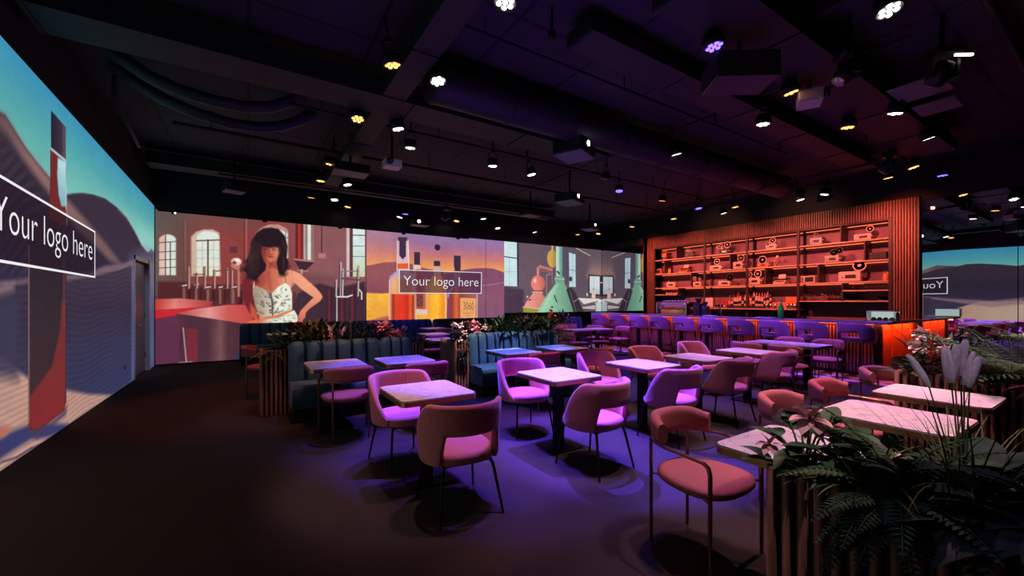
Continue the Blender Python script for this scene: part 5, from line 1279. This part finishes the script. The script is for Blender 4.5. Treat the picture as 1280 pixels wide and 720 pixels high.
# planter one (behind the dark blue banquette) and its plants, left to right
planter((.13,6.22,0), 2.2, .40, .86, 'slatted planter behind the dark blue banquette, topped by mixed flowers', 'SWE')
zp = .78; yp = 6.40
def P1(px): return at_y(px, 420, yp).x
g1 = 'plants of the first planter'
fern('fern', 'olive fern spilling over the left end of the first planter', (P1(343),yp-.06,zp+.02), 26, .30, M_leafb, g1, .05, .1, 1.0, 1.5)
bushy('shrub', 'dark shrub with rusty tips left of the middle of the first planter', 'plant', (P1(372),yp,zp), 130, .15, .03, M_leaf, .18, .2, 1.6, .7, g1, .24)
def blooms(name, label, loc, n, r, spread, pm, h0=.1, h1=.26, petals=6, lm_=None, group=None, nl=40, double=True):
    t = thing(name, label, 'flowers', loc, 0, group); bm, lm, sm = MB(), MB(), MB()
    for k in range(n):
        c = Vector((rp.uniform(-spread[0],spread[0]), rp.uniform(-spread[1],spread[1]), rp.uniform(h0,h1)))
        sm.tube([(c.x*.4,c.y*.4,0), c], .003, 4); up = (rp.uniform(-.5,.5), rp.uniform(-1,.1), .7)
        c.z += .05; flower(bm, c, r*rp.uniform(1.1,1.45), petals, up, .75, .8, .7)
        if double: flower(bm, c, r*.9, 5, up, .8, .5, .35)
    for k in range(int(nl*1.6)): leaf(lm, (rp.uniform(-spread[0],spread[0]), rp.uniform(-spread[1],spread[1]), rp.uniform(-.02,.16)), rdir(.1,1.3), rp.uniform(.10,.18), .026, .7)
    bm.build('flower', pm, t); lm.build('leaves', lm_ or M_leaf, t); sm.build('stems', M_leafb, t); return t
blooms('red_flowers', 'red flower head rising from the first planter before the pictured woman', (P1(370),yp+.04,zp), 3, .07, (.07,.05), M_petalr, .30, .38, 7, None, g1, 20)
bushy('shrub', 'rust tipped shrub in front of the hand on the hip in the picture', 'plant', (P1(392),yp+.02,zp), 150, .14, .028, M_leafb, .15, .3, 2.2, .7, g1, .32)
blooms('pink_flowers', 'small pink flowers low in the middle of the first planter', (P1(404),yp-.06,zp), 6, .045, (.10,.05), M_petalp, .05, .18, 6, None, g1, 24)
def spiky(label, px, hgt, n=9, loc=None, group=g1):
    loc = loc or (P1(px),yp,zp)
    t = thing('spiky_grass', label, 'plant', loc, 0, group); mb, pm = MB(), MB()
    for k in range(60): leaf(mb, (rp.uniform(-.06,.06), rp.uniform(-.05,.05), 0), rdir(.8,3), rp.uniform(.18,.34), .007, .8, .2, 5, blade)
    for k in range(n):
        d = rdir(1.4,3.5).normalized(); a = d*hgt*.55; b = d*hgt*rp.uniform(.85,1.05); pm.tube([a, (a+b)/2, b], [.006,.013,.004], 6); mb.tube([(0,0,0), a], .002, 4)
    mb.build('blades', M_leafb, t); pm.build('plume', M_plume, t); return t
spiky('grass with thin lilac plumes in the middle of the first planter', 420, .42)
bushy('heather', 'grey green heather like bush right of the plumed grass', 'plant', (P1(450),yp,zp), 260, .10, .013, M_leafg, .20, .3, 2.5, .6, g1, .30)
bushy('burgundy_shrub', 'burgundy leaved plant left of the pink lilies', 'plant', (P1(466),yp,zp), 46, .14, .028, M_redleaf, .10, .3, 1.8, .7, g1, .22)
blooms('pink_flowers', 'two tone pink flowers beside the burgundy leaves', (P1(470),yp-.02,zp), 4, .085, (.09,.05), M_petalp, .18, .34, 6, M_redleaf, g1, 16)
blooms('pink_lily', 'spiky pink lily at the right part of the first planter', (P1(481),yp-.03,zp), 2, .14, (.03,.03), M_petalp, .20, .26, 9, None, g1, 14)
blooms('pink_roses', 'mass of pink roses at the right part of the first planter', (P1(491),yp-.06,zp), 7, .075, (.13,.06), M_petalp, .10, .20, 8, None, g1, 26)
blooms('pale_flowers', 'pale grey pink flowers near the right end of the first planter', (P1(502),yp+.03,zp), 6, .05, (.12,.06), M_petalw, .12, .24, 6, M_leafg, g1, 26)
grass('sedge', 'tuft of olive sedge at the right end of the first planter', (P1(517),yp-.05,zp), 60, .34, M_leafb, g1, .007, .8, 3, 1.0, .06)
blooms('hanging_bloom', 'small dusky bloom hanging over the right end of the first planter', (P1(524),yp-.10,zp), 3, .06, (.05,.03), M_petalp, -.02, .06, 6, None, g1, 10)

# planter two (behind the bright blue banquette)
planter((2.80,6.06,0), .24, .62, .86, 'narrow slatted planter end beside the bright blue banquette, with trailing white flowers', 'SW')
planter((3.06,6.24,0), 2.0, .42, .86, 'long slatted planter behind the bright blue banquette', 'SE')
def P2(px): return at_y(px, 415, 6.42).x
g2 = 'plants of the second planter'
blooms('pale_blossom', 'cream and pink blossom crowding the narrow planter end', (2.92,6.16,zp), 16, .06, (.12,.10), M_petalw, .05, .28, 6, M_leafg, g2, 40)
tv = thing('trailing_vine', 'trailing grey vine hanging down the narrow planter end', 'plant', (2.93,6.03,.86), 0, g2); mb, vb = MB(), MB()
for k in range(5):
    x0 = -.07+.035*k; ln = rp.uniform(.28,.55); pts = [(x0,.05,.02),(x0,-.02,.02)]+[(x0+.02*math.sin(q*1.3+k), -.03, -ln*q/6) for q in range(1,7)]
    vb.tube(pts, .003, 4)
    for q in range(16):
        u = rp.uniform(0,1); leaf(mb, (x0+rp.uniform(-.015,.015), -.035, -ln*u), (rp.uniform(-1,1), -.6, rp.uniform(-.5,.5)), .05, .016, .4, .2, 4)
mb.build('leaves', M_leafg, tv); vb.build('stems', M_leafg, tv)
blooms('pink_roses', 'pink roses above the left end of the bright blue banquette', (P2(588),6.36,zp), 8, .085, (.16,.08), M_petalp, .14, .30, 7, None, g2, 30)
blooms('cream_flowers', 'cream blossom with grey leaves over the bright blue banquette', (P2(607),6.42,zp), 10, .05, (.18,.10), M_petalw, .14, .32, 6, M_leafg, g2, 50)
bushy('shrub', 'dense dark shrub in the middle of the second planter', 'plant', (P2(632),6.42,zp), 240, .15, .026, M_leaf, .26, .2, 2.0, .7, g2, .32)
bushy('olive_shrub', 'olive leaved shrub in the second planter left of the two pink balls', 'plant', (P2(652),6.44,zp), 200, .15, .024, M_leafb, .24, .2, 2.0, .7, g2, .32)
pb = thing('hydrangea', 'two round pink flower balls in the second planter', 'flowers', (P2(643),6.36,zp), 0, g2); m, s = MB(), MB()
for c, r in (((-.02,0,.27),.10),((.12,-.04,.20),.085),((.03,.03,.16),.08)):
    s.tube([(0,0,0), c], .005, 5)
    for k in range(46):
        d = rdir(-1,1).normalized(); flower(m, Vector(c)+d*r*.75, r*.34, 4, d, .9, .2, .8)
m.build('flower_ball', M_petalp, pb); s.build('stems', M_leafb, pb)
spiky('lilac plumed grass above the two pink flower balls', 0, .50, 10, (P2(650),6.46,zp), g2)
bushy('shrub', 'dark leafy bush at the right end of the second planter', 'plant', (P2(672),6.42,zp), 240, .15, .026, M_leaf, .26, .1, 1.8, .8, g2, .30)
fern('fern', 'dark fern drooping over the right end of the bright blue banquette', (P2(690),6.38,zp), 26, .45, M_leaf, g2, .07, .2, 1.2, 1.5)

# plants far back, left of the bar stools
planter((8.15,9.75,0), .5, .85, .80, 'small reddish planter box left of the first bar stool', 'SW')
bushy('shrub', 'bright green bush far back, in front of the green still', 'plant', (7.35,10.55,.62), 110, .20, .03, M_leaf, .30, .3, 2.0, .7, None, .40)
tag(MB().lathe([(.001,0),(.20,0),(.26,.62),(.24,.62),(.22,.56),(.001,.56)], (7.35,10.55,0), 20).build('plant_pot', M_dark), 'dark round pot of the green bush far back', 'pot')
blooms('orange_flowers', 'tall orange and cream flowers far back, right of the green bush', (8.0,10.25,.62), 12, .08, (.15,.12), mat('peach_petal', (.6,.32,.18,1), .6, 0, .2), .15, .62, 6, None, None, 60)
tag(MB().lathe([(.001,0),(.16,0),(.21,.62),(.19,.62),(.18,.56),(.001,.56)], (8.0,10.25,0), 20).build('plant_pot', M_dark), 'dark round pot of the orange flowers far back', 'pot')
bushy('shrub', 'dark bush in the small reddish planter box left of the first bar stool', 'plant', (8.40,10.15,.72), 90, .18, .028, M_leafb, .18, .3, 2.2, .7, None, .34)
WH = (1,.66,.64); PK = (1,.42,.42); BL = (.12,.05,1); VI = (.25,.08,1); RD = (1,.12,.05); OR = (1,.30,.12); MG = (1,.22,.62)
LIGHTS = [
 # blue pools on the carpet between the tables (x, y, target x, target y, colour, power, cone)
 (2.0,4.7, 2.0,3.85, BL,1900,40), (3.3,4.2, 3.25,3.15, BL,4600,38), (4.7,4.9, 4.5,4.4, BL,2300,46), (6.4,5.6, 6.4,4.9, BL,1500,52), (1.9,5.4,1.9,4.6,BL,700,46),
 (3.2,4.9, 3.3,6.2, BL,1300,42), (3.4,3.4,3.3,2.75,BL,1500,34), (2.1,2.6,2.05,3.0,BL,500,34), (5.6,2.6,5.7,2.7,BL,500,44), (2.6,2.2,2.8,1.7,(.3,.12,1),140,50),
 # pinkish white on the tables and chairs
 (1.9,2.5, 1.45,3.2, (1,.36,.5),150,40), (1.5,4.9,1.2,3.9,PK,130,34), (2.9,5.0, 2.75,3.9, MG,420,38), (4.1,5.2, 4.0,4.0, MG,380,38), (3.9,2.3, 3.9,3.3, WH,230,34), (5.2,2.4, 5.1,3.4, PK,250,46), (6.5,2.4, 6.4,3.4, PK,260,46), (5.8,5.4, 5.7,4.0, PK,300,50),
 (2.5,2.3, 2.75,3.3, WH,230,30), (1.2,3.0,1.27,3.4,WH,110,34),
 # near right tables, then spots added to brighten the lilies, foxtail and palms
 (2.9,2.0, 2.4,1.25, PK,230,50), (4.2,1.3, 3.9,1.0, PK,330,52), (5.0,1.3, 4.7,.9, MG,400,40), (3.2,.9,2.9,.9,WH,180,46),
 (1.3,.6,1.95,.86,(1,.75,.72),170,13), (2.5,.6,1.93,.33,(.85,.7,1),14,30), (5.0,2.2,5.3,1.15,WH,240,30), (4.3,.9,5.3,.35,(.9,.9,.75),170,44),
 # violet along the stools and the long table
 (8.6,3.4, 9.7,3.4, VI,560,56), (8.2,5.4, 9.8,5.4, VI,760,56), (8.0,7.2, 9.8,7.2, VI,820,56), (8.0,9.2, 9.8,9.4, VI,820,56), (7.4,4.6, 8.1,3.6, VI,520,50), (7.2,7.2, 7.7,8.3, VI,560,58),
 (9.0,3.2,9.6,3.0,MG,50,60), (9.0,8.2,9.7,8.2,MG,110,70), (9.0,5.6,9.7,5.6,MG,70,70), (7.6,3.0,8.1,3.6,WH,90,44),
 # banquettes
 (3.7,4.4, 3.7,5.6, (.05,.16,1),900,28), (4.4,4.8,4.6,6.0,(.1,.3,.8),200,40), (1.6,4.6, 1.5,5.8, (.25,.35,.8),90,60), (3.2,7.4, 3.3,8.2, VI,480,50),
 (.6,3.4, .2,3.0, RD,30,80), (-.3,8.2, .2,7.6, RD,150,60), (.3,5.2,.0,5.2,OR,25,70), (1.0,4.6, 1.0,5.4, PK,24,56), (3.0,4.6,2.92,6.6,WH,300,16), (.5,9.0,-.2,10.9,WH,30,50), (3.4,9.2,3.6,10.9,VI,200,50),
 # flowers on planters
 (2.2,4.9, 1.9,6.45, WH,900,28), (1.4,4.9,1.2,6.45,OR,330,28), (3.6,4.6, 3.4,6.6, WH,800,28), (4.4,4.6,4.5,6.6,WH,420,28), (.6,5.1,.5,6.45,OR,120,30), (7.0,9.0,7.8,10.3,OR,380,40),
]
# ------------------------------------------------------------------ ceiling: ducts, beams, tracks, projectors, spotlights
M_can = mat('black_lamp_can', (.014,.013,.015,1), .4, .4, .1)
E_w = emis('lamp_white', (1,.93,.90,1), 6); E_a = emis('lamp_amber', (1,.42,.10,1), 3.2); E_b = emis('lamp_blue', (.12,.06,1,1), 6); E_r = emis('lamp_red', (1,.25,.14,1), 4)
E_hot = emis('projector_beam', (.86,.95,1,1), 26)
def rail(name, label, pts, r=.02, cat='pipe', m=None, hang=True, n=8, hp=None):
    t = thing(name, label, cat, pts[0]); o = Vector(pts[0])
    MB().tube([Vector(p)-o for p in pts], r, n).build('tube', m or M_blackpaint, t)
    if hang:
        a, b = Vector(pts[0]), Vector(pts[-1]); k = max(2, int((b-a).length/1.8))
        for q in range(k+1):
            p = a+(b-a)*(.04+.92*q/k)-o; MB().tube([p, (p.x, p.y, ZC-o.z)], .008, 6).build('hanger', M_blackpaint, t)
    return t
def duct_box(label, p0, p1, wd, ht, cat='duct', name='flat_duct', flange=True):
    a, b = Vector(p0), Vector(p1); c = (a+b)/2; L_ = (b-a).length; rz = math.atan2(b.y-a.y, b.x-a.x)
    t = thing(name, label, cat, c, rz)
    MB().cbox((0,0,0), (L_,wd,ht)).build('casing', M_duct, t)
    if flange:
        n = max(1, int(L_/1.5))
        for k in range(n+1):
            x = -L_/2+.03+(L_-.06)*k/n
            f = MB(); f.cbox((x,0,-ht/2-.006), (.03,wd+.03,.012)); f.cbox((x,-wd/2-.006,0), (.03,.012,ht)); f.cbox((x,wd/2+.006,0), (.03,.012,ht)); f.build('flange', M_duct, t)
    for s in (-.42,.42):
        for q in (-1,1): MB().tube([(L_*s, q*(wd/2+.004), -ht/2),(L_*s, q*(wd/2+.004), ZC-c.z)], .006, 6).build('hanger', M_blackpaint, t)
    return t
zz = 4.22
# flat duct running away beside the amber lights
a = at_z(560, 30, zz); b = at_z(405, 243, zz); xm = (at_z(520,100,zz).x+b.x)/2
duct_box('flat duct running from above the camera toward the distillery picture', (1.62, 1.2, 4.26), (1.62, 10.4, 4.26), .30, .16)
# wide flat duct over the right tables
duct_box('wide flat duct crossing the ceiling above the right hand tables', (3.2, 2.25, 4.34), (10.8, 2.25, 4.34), .62, .22)
duct_box('narrow flat duct between the speaker and the wide duct', (3.0, 3.35, 4.40), (11.2, 3.35, 4.40), .40, .16)
# big round duct over the middle
t = thing('round_duct', 'big round duct crossing the room above the pink chairs', 'duct', (1.9, 4.85, 4.24))
MB().tube([(0,0,0),(8.9,0,0)], .26, 28).build('pipe', M_duct, t)
for k in range(9): MB().lathe([(.262,-.02),(.272,-.02),(.272,.02),(.262,.02)], (.05+k*1.1,0,0), 28, None, False, 'x').build('joint_band', M_duct, t)
for k in (1,4,7): MB().tube([(k*1.1,0,.26),(k*1.1,0,ZC-4.24)], .008, 6).build('hanger', M_blackpaint, t)
duct_box('broad dark duct crossing left to right in front of the desert wall', (-1.75, 5.7, 4.3), (5.6, 5.7, 4.3), .55, .26)
duct_box('low dark duct along the far wall', (-1.7, 10.9, 4.36), (8.5, 10.9, 4.36), .45, .24)
# bent silver flex hoses at the upper left
M_flex = mat('grey_flex_hose', (.032,.036,.04,1), .5, .1, .2, 40, .6)
for i, (pts, lb) in enumerate(((((-1.3,3.0,4.61),(-.9,2.95,4.2),(-.3,2.9,4.12),(.2,2.85,4.2),(.45,2.8,4.61)), 'sagging flexible hose at the upper left of the ceiling'),
        (((-1.5,6.7,4.61),(-1.1,6.75,4.25),(-.4,6.8,4.16),(.3,6.8,4.2),(.7,6.85,4.61)), 'sagging flexible hose above the desert wall, farther back'),
        (((-1.5,7.4,4.61),(-1.1,7.45,4.3),(-.2,7.5,4.12),(.5,7.5,4.25),(.9,7.5,4.61)), 'second sagging hose farther back beside the first duct'))):
    o = MB().tube([Vector(p) for p in pts], .085, 12).build('flexible_hose', M_flex); tag(o, lb, 'hose'); 
    s = o.modifiers.new('s', 'SUBSURF'); s.levels = s.render_levels = 1
o = MB().tube([(-1.55,7.7,4.61),(-1.55,7.7,4.3),(-1.55,9.2,4.1)], .03, 10).build('ceiling_drain_pipe', M_flex); tag(o, 'short slanting pipe over the top edge of the desert picture', 'pipe')
# tracks and pipes
rail('lamp_track', 'lamp track running along the far wall', [(-.5,9.9,4.0),(9.4,9.9,4.0)], .022, 'track')
rail('lamp_track', 'lamp track running along the bar front', [(9.6,9.8,4.02),(9.6,2.6,4.02)], .022, 'track')
rail('sprinkler_pipe', 'thin sprinkler pipe over the pink chairs, nearer the camera', [(1.9,3.95,4.42),(9.0,3.95,4.42)], .018)
rail('sprinkler_pipe', 'thin sprinkler pipe crossing the middle of the ceiling', [(.5,6.75,4.36),(10.8,6.75,4.36)], .02)
rail('sprinkler_pipe', 'thin dark pipe over the middle of the ceiling toward the bar', [(6.3,1.5,4.5),(6.3,10.5,4.5)], .016)
rail('cable_pipe', 'dark pipe pair over the blue banquettes', [(-1.0,8.3,4.3),(11.2,8.3,4.3)], .028)
rail('reddish_pipe', 'reddish sprinkler pipe near the bar end of the ceiling', [(7.2,5.75,4.45),(11.9,5.75,4.45)], .02, 'pipe', mat('reddish_paint', (.11,.035,.035,1), .5))
rail('ceiling_beam', 'thin dark beam at the right above the near tables', [(3.6,.9,4.5),(12.3,.9,4.5)], .05, 'beam', None, False, 4)
rail('ceiling_beam', 'thin dark beam crossing toward the mirror wall', [(5.0,-1.5,4.5),(5.0,2.9,4.5)], .05, 'beam', None, False, 4)
pr_ = thing('picture_rail', 'long dark pipe along the top edge of the pictures on the far wall', 'pipe', (XL+.1, YB-.22, 3.58))
MB().tube([(0,0,0),(7.9,0,0)], .022, 8).build('tube', M_black, pr_)
for k in range(5):
    x = .3+k*1.8; m = MB(); m.tube([(x,0,0),(x,.2,.06)], .012, 6); m.cbox((x,-.02,-.03), (.10,.06,.06)); m.build('bracket', M_black, pr_)
MB().lathe([(.001,-.02),(.02,0),(.001,.02)], (.32,-.05,-.04), 10).build('pilot_lamp', E_w, pr_)
# ceiling hung projectors
M_pjb = mat('projector_black', (.02,.018,.02,1), .35, .1, .1); M_pjg = mat('projector_grey', (.16,.13,.18,1), .5, 0, .08); M_pjw = mat('projector_white', (.62,.58,.66,1), .4, 0, .05)
def pjr(px, py, z, label, wx, wy, hh, m=M_pjb, face=0., lit=True, drop=True):
    p = at_z(px, py, z); t = thing('ceiling_projector', label, 'projector', p, face)
    bevel(MB().cbox((0,0,0), (wx,wy,hh)).build('casing', m, t), .015)
    bevel(MB().cbox((0,0,-hh/2-.004), (wx*.96,wy*.96,.01)).build('underside', M_pjg if m is not M_pjw else M_pjw, t), .003)
    MB().lathe([(.001,0),(.05,0),(.06,.05),(.05,.06),(.001,.055)], (-wx*.28,-wy/2-.0,0), 14, Matrix.Translation((0,0,0)), True, 'y').build('lens_tube', M_pjb, t)
    if lit: MB().lathe([(.001,0),(.042,0),(.042,.005),(.001,.005)], (-wx*.28,-wy/2-.062,0), 14, None, True, 'y').build('lens', E_hot if lit is True else lit, t)
    MB().tube([(0,0,hh/2),(0,0,ZC-z)], .022, 8).build('ceiling_pole', M_black, t)
    return t
pjr(438, 212, 3.95, 'flat grey bellied projector hanging from the flat duct, among the amber lamps', .62, .42, .16, M_pjb, 0, False)
pjr(490, 205, 3.98, 'small white projector hanging below the middle of the ceiling', .30, .26, .13, M_pjw, 0, False)
pjr(718, 188, 3.92, 'large projector with a bright lens in the middle of the ceiling', .55, .50, .20, M_pjb, .4)
pjr(712, 249, 3.92, 'projector with a bright lens hanging behind the large one', .62, .50, .18, M_pjb, .4)
pjr(737, 283, 3.88, 'distant projector with a small bright lens over the far stools', .60, .40, .22, M_pjb, .4)
pjr(663, 266, 3.98, 'dark projector with pale underside left of the second lit projector', .50, .40, .18, M_pjb, .2, False)
pjr(1012, 123, 4.05, 'projector with a pale violet front above the bar', .30, .26, .14, M_pjw, .5, False)
pjr(293, 234, 3.9, 'dim projector hanging near the corner of the two picture walls', .36, .36, .20, M_pjb, .3, False)
pjr(525, 279, 3.75, 'dark projector with a greenish white lens in front of the bottle picture', .5, .35, .14, M_pjb, .1)
# loudspeaker box
p = at_z(924, 92, 3.9); sp = thing('hanging_speaker', 'large black loudspeaker box hanging below the blue lamp', 'loudspeaker', p, -.62)
bevel(MB().cbox((0,0,0), (.62,.42,.26)).build('cabinet', M_pjb, sp), .012); MB().cbox((0,-.214,-.01), (.57,.012,.21)).build('grille', mat('speaker_grille', (.03,.025,.03,1), .8), sp)
MB().tube([(-.27,-.10,.15),(.27,-.10,.15)], .012, 6).build('bracket_bar', M_chrome, sp); MB().tube([(0,0,.13),(0,0,.33)], .02, 8).build('ceiling_pole', M_black, sp)
# moving heads
def moving(px, py, z, label, face, em=None):
    p = at_z(px, py, z); t = thing('ceiling_moving_light', label, 'stage light', p, face)
    bevel(MB().cbox((0,0,.16), (.26,.20,.09)).build('base', M_can, t), .015)
    for q in (-.13,.13): MB().cbox((q,0,.02), (.03,.09,.24)).build('yoke_arm', M_can, t)
    M_ = Matrix.Rotation(.7, 4, 'X')
    MB().lathe([(.001,-.13),(.085,-.13),(.10,-.02),(.075,.10),(.001,.12)], (0,0,-.03), 18, M_).build('head', M_can, t)
    MB().lathe([(.001,-.14),(.07,-.14),(.07,-.133),(.001,-.133)], (0,0,-.03), 16, M_).build('lens', MP['steel'], t)
    if em: MB().box(.02,.20,-.12,-.10,.075,.095).build('light_strip', em, t)
    MB().tube([(0,0,.2),(0,0,ZC-z+.01)], .02, 8).build('clamp_pole', M_black, t)
    return t
moving(1062, 86, 4.0, 'black moving head lamp over the right tables', .8)
moving(1178, 86, 4.0, 'black moving head lamp with a strip of white light, upper right', -.6, E_w)
moving(558, 268, 3.85, 'dim moving head lamp over the gap between the two planters', .4)
moving(1112, 205, 4.0, 'black moving head lamp over the right end of the bar', .2)
# grey access panel lit beside the moving head
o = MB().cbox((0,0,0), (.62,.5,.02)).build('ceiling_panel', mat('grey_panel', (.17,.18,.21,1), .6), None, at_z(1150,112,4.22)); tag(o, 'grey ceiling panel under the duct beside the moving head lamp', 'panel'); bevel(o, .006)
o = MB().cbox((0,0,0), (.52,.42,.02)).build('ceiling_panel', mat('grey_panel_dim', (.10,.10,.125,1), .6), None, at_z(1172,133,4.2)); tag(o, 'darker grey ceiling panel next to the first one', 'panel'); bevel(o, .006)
# small cameras on stalks
for px, py, lb in ((690,28,'short black stalk on the ceiling pipe, upper middle'), (1130,190,'small black dome on the ceiling near the bar end')):
    p = at_z(px, py, 4.42); t = thing('ceiling_sensor', lb, 'sensor', p); MB().tube([(0,0,-.12),(0,0,.16)], .014, 8).build('stalk', M_black, t); MB().lathe([(.001,-.05),(.04,-.03),(.045,.02),(.001,.03)], (0,0,-.12), 14).build('dome', M_black, t)

# spotlights: pixel, colour, label, tilt target; same fitting, four colours
def make_spot(em):
    t = thing('ceiling_spotlight', 'x', 'spotlight')
    MB().lathe([(.03,.10),(.085,.09),(.105,.02),(.105,-.048),(.094,-.048),(.094,-.035),(.001,-.035)], (0,0,0), 20).build('can', M_can, t)
    m = MB()
    for k in range(7):
        a = PI*k/3; q = (0,0) if k == 6 else (.058*math.cos(a), .058*math.sin(a))
        m.lathe([(.001,-.043),(.021,-.045),(.024,-.036),(.001,-.036)], (q[0],q[1],0), 10)
    m.build('led_cluster', em, t)
    MB().tube([(-.11,0,.03),(-.11,0,.17),(0,0,.21),(.11,0,.17),(.11,0,.03)], .009, 6).build('yoke', M_can, t)
    MB().cbox((0,0,.23), (.05,.06,.06)).build('clamp', M_can, t)
    return t
spots = {}
ems = {'W': E_w, 'A': E_a, 'B': E_b, 'R': E_r}
cn = {'W': 'white', 'A': 'amber', 'B': 'blue', 'R': 'pinkish red'}
SPL = [(490,77,'A','large lamp left of the flat duct, highest amber one on the left'),(547,98,'W','lamp right of the flat duct, nearest the camera on that side'),(447,146,'A','dim lamp just left of the flat duct'),(497,158,'W','lamp just right of the flat duct, below the first white one'),
 (632,-2,'W','lamp cut by the top edge of the photo'),(892,54,'B','big lamp above the black loudspeaker box'),(954,152,'W','lamp below the loudspeaker box'),(1110,9,'W','largest lamp at the top right, seven clear dots'),(988,112,'A','lamp beside the violet fronted projector'),
 (1120,138,'W','lamp below the grey ceiling panel'),(1060,156,'A','lamp half hidden by the wide duct'),(1160,170,'W','lamp at the right over the bar end'),(513,182,'W','lamp above the small white projector'),(616,205,'W','lamp between the small white and the large projector'),
 (413,203,'A','upper of the three amber lamps stepping down beside the flat duct'),(401,224,'A','middle of the three amber lamps stepping down beside the flat duct'),(389,245,'A','lowest of the three amber lamps stepping down beside the flat duct'),
 (434,229,'W','lamp below the grey bellied projector'),(418,248,'W','lamp low beside the end of the flat duct'),(435,257,'A','small lamp on the far track above the red distillery'),(430,262,'W','small lamp under the amber one above the red distillery'),
 (507,266,'B','lamp above the tallest bottle picture'),(500,270,'W','tiny lamp left of the blue one above the bottle picture'),(562,278,'W','tiny lamp on the far track beside the dim moving head'),(571,275,'A','tiny lamp on the far track right of the dim moving head'),
 (604,272,'W','bright lamp on the far track over the planter gap'),(622,284,'W','lower tiny lamp on the far track right of the bright one'),(632,281,'A','tiny lamp on the far track above the seam of the pictures'),(664,216,'W','lamp left of the large lit projector'),
 (757,221,'A','lamp right of the large lit projector'),(774,237,'B','lamp right of the second lit projector'),(828,249,'R','lamp in the middle of the dark ducts'),(873,259,'B','bright lamp over the start of the bar'),(904,265,'W','lamp on the bar track right of the blue one'),
 (919,257,'A','lamp on the bar track above the top shelf'),(845,190,'W','lamp on the beam above the bar start'),(842,272,'A','small lamp left of the bar corner'),(790,282,'A','tiny lamp over the still picture'),(793,288,'W','tiny lamp under the amber one over the still picture'),
 (748,291,'A','tiny lamp under the distant lit projector'),(722,292,'A','tiny lamp left under the distant lit projector'),(680,287,'B','lamp over the right half of the bottle picture'),(668,289,'W','tiny lamp left of the blue one over the still picture'),
 (1000,241,'A','lamp on the bar track above the middle of the shelves'),(1000,248,'W','lamp just under the amber one above the middle of the shelves'),(1031,241,'W','lamp on the bar track above the right shelves'),(1110,220,'A','lamp on the bar track over the right slats'),(1141,207,'A','lamp at the right end of the bar track'),(1178,217,'B','dim lamp right of the bar track end')]
SPX = []
for px, py, c, lb in SPL:
    z = 4.12; p = at_z(px, py, z)
    if p.y > YB-.35 or p.x > 12.2:
        s_ = min((YB-.35)/p.y, 12.2/p.x); z = CAMH+(z-CAMH)*s_; p = at_z(px, py, z)
    lab = '%s ceiling spotlight, %s' % (cn[c], lb)
    if c not in spots:
        spots[c] = make_spot(ems[c]); o = spots[c]; o['label'] = lab
    else: o = dup(spots[c], p, 0, lab)
    o['group'] = cn[c]+' ceiling spotlights'
    o.location = p
    rx, ry = random.uniform(-.25,.25), random.uniform(-.25,.25)
    o.rotation_euler = (rx, ry, random.uniform(0,1))
    SPX.append((p, c))
    st_ = MB().tube([(0,0,.26),(0,0,max(.28, ZC-p.z-.02))], .012, 6).build('drop_rod', M_black, o); st_.rotation_euler = (0,0,0)

for o in C.objects:
    if o.parent is None and 'grass' in o.name: o['kind'] = 'thing'
# ------------------------------------------------------------------ light of the fittings, with spots added to brighten plants and slats
def spot(loc, target, col, power, ang=60, blend=.45, size=.03):
    l = bpy.data.lights.new('lamp_and_fill_beam', 'SPOT'); l.color = col[:3]; l.energy = power; l.spot_size = math.radians(ang); l.spot_blend = blend; l.shadow_soft_size = size
    o = bpy.data.objects.new('lamp_and_fill_beam', l); C.objects.link(o); o.location = loc
    o.rotation_euler = (Vector(target)-Vector(loc)).to_track_quat('-Z', 'Y').to_euler()
    return o
WH = (1,.62,.60); PK = (1,.40,.42); BL = (.13,.06,1); VI = (.45,.15,1); RD = (1,.12,.05); OR = (1,.30,.12); MG = (1,.20,.60)
LZ = 4.02
for x, y, tx, ty, col, pw, an in LIGHTS:
    spot((x, y, LZ), (tx, ty, 0), col, pw, an)
def area(loc, rot, sx, sy, col, pw):
    l = bpy.data.lights.new('led_line', 'AREA'); l.shape = 'RECTANGLE'; l.size = sx; l.size_y = sy; l.color = col[:3]; l.energy = pw
    o = bpy.data.objects.new('led_line', l); C.objects.link(o); o.location = loc; o.rotation_euler = rot; return o
# red and amber wash on the bar front and slatted shelving (lamps of the bar track, LED lines under the counter)
for i, y in enumerate((3.6, 5.2, 6.8, 8.4, 9.7)):
    spot((9.9, y, 3.95), (BX0, y, 2.35), (1,.17,.12), 760, 62, .8, .03)
spot((10.6, 3.1, 3.9), (BX0, 3.1, 3.2), (1,.14,.05), 170, 50, .8, .03)
spot((10.6, 10.0, 3.9), (BX0, 10.1, 3.2), (1,.14,.05), 130, 50, .8, .03)
for y in (5.2, 7.6): spot((10.6, y, 3.98), (BX0, y, 3.55), (1,.40,.22), 70, 66, .8, .03)
area((CXF+.22, 6.6, 1.03), (0, math.radians(-25), 0), .05, 7.6, (1,.12,.03), 42)
area((CXF+1.2, CY0+.10, 1.03), (math.radians(25), 0, 0), 2.2, .05, (1,.08,.015), 20)
spot((.75, -.15, 3.98), (1.95, .36, 1.27), (.95,.76,.98), 130, 9, .6)  # added fill spot that brightens the foxtail plumes, no fitting hangs here
spot((-.3, .6, 3.98), (1.73, -.1, .3), (.6,.18,.9), 60, 24, .9)  # added weak violet fill to tint the front planter slats, without a fitting
spot((1.9, 9.3, 3.8), (XL, 11.15, 1.15), (.62,.72,1), 190, 30, .5)
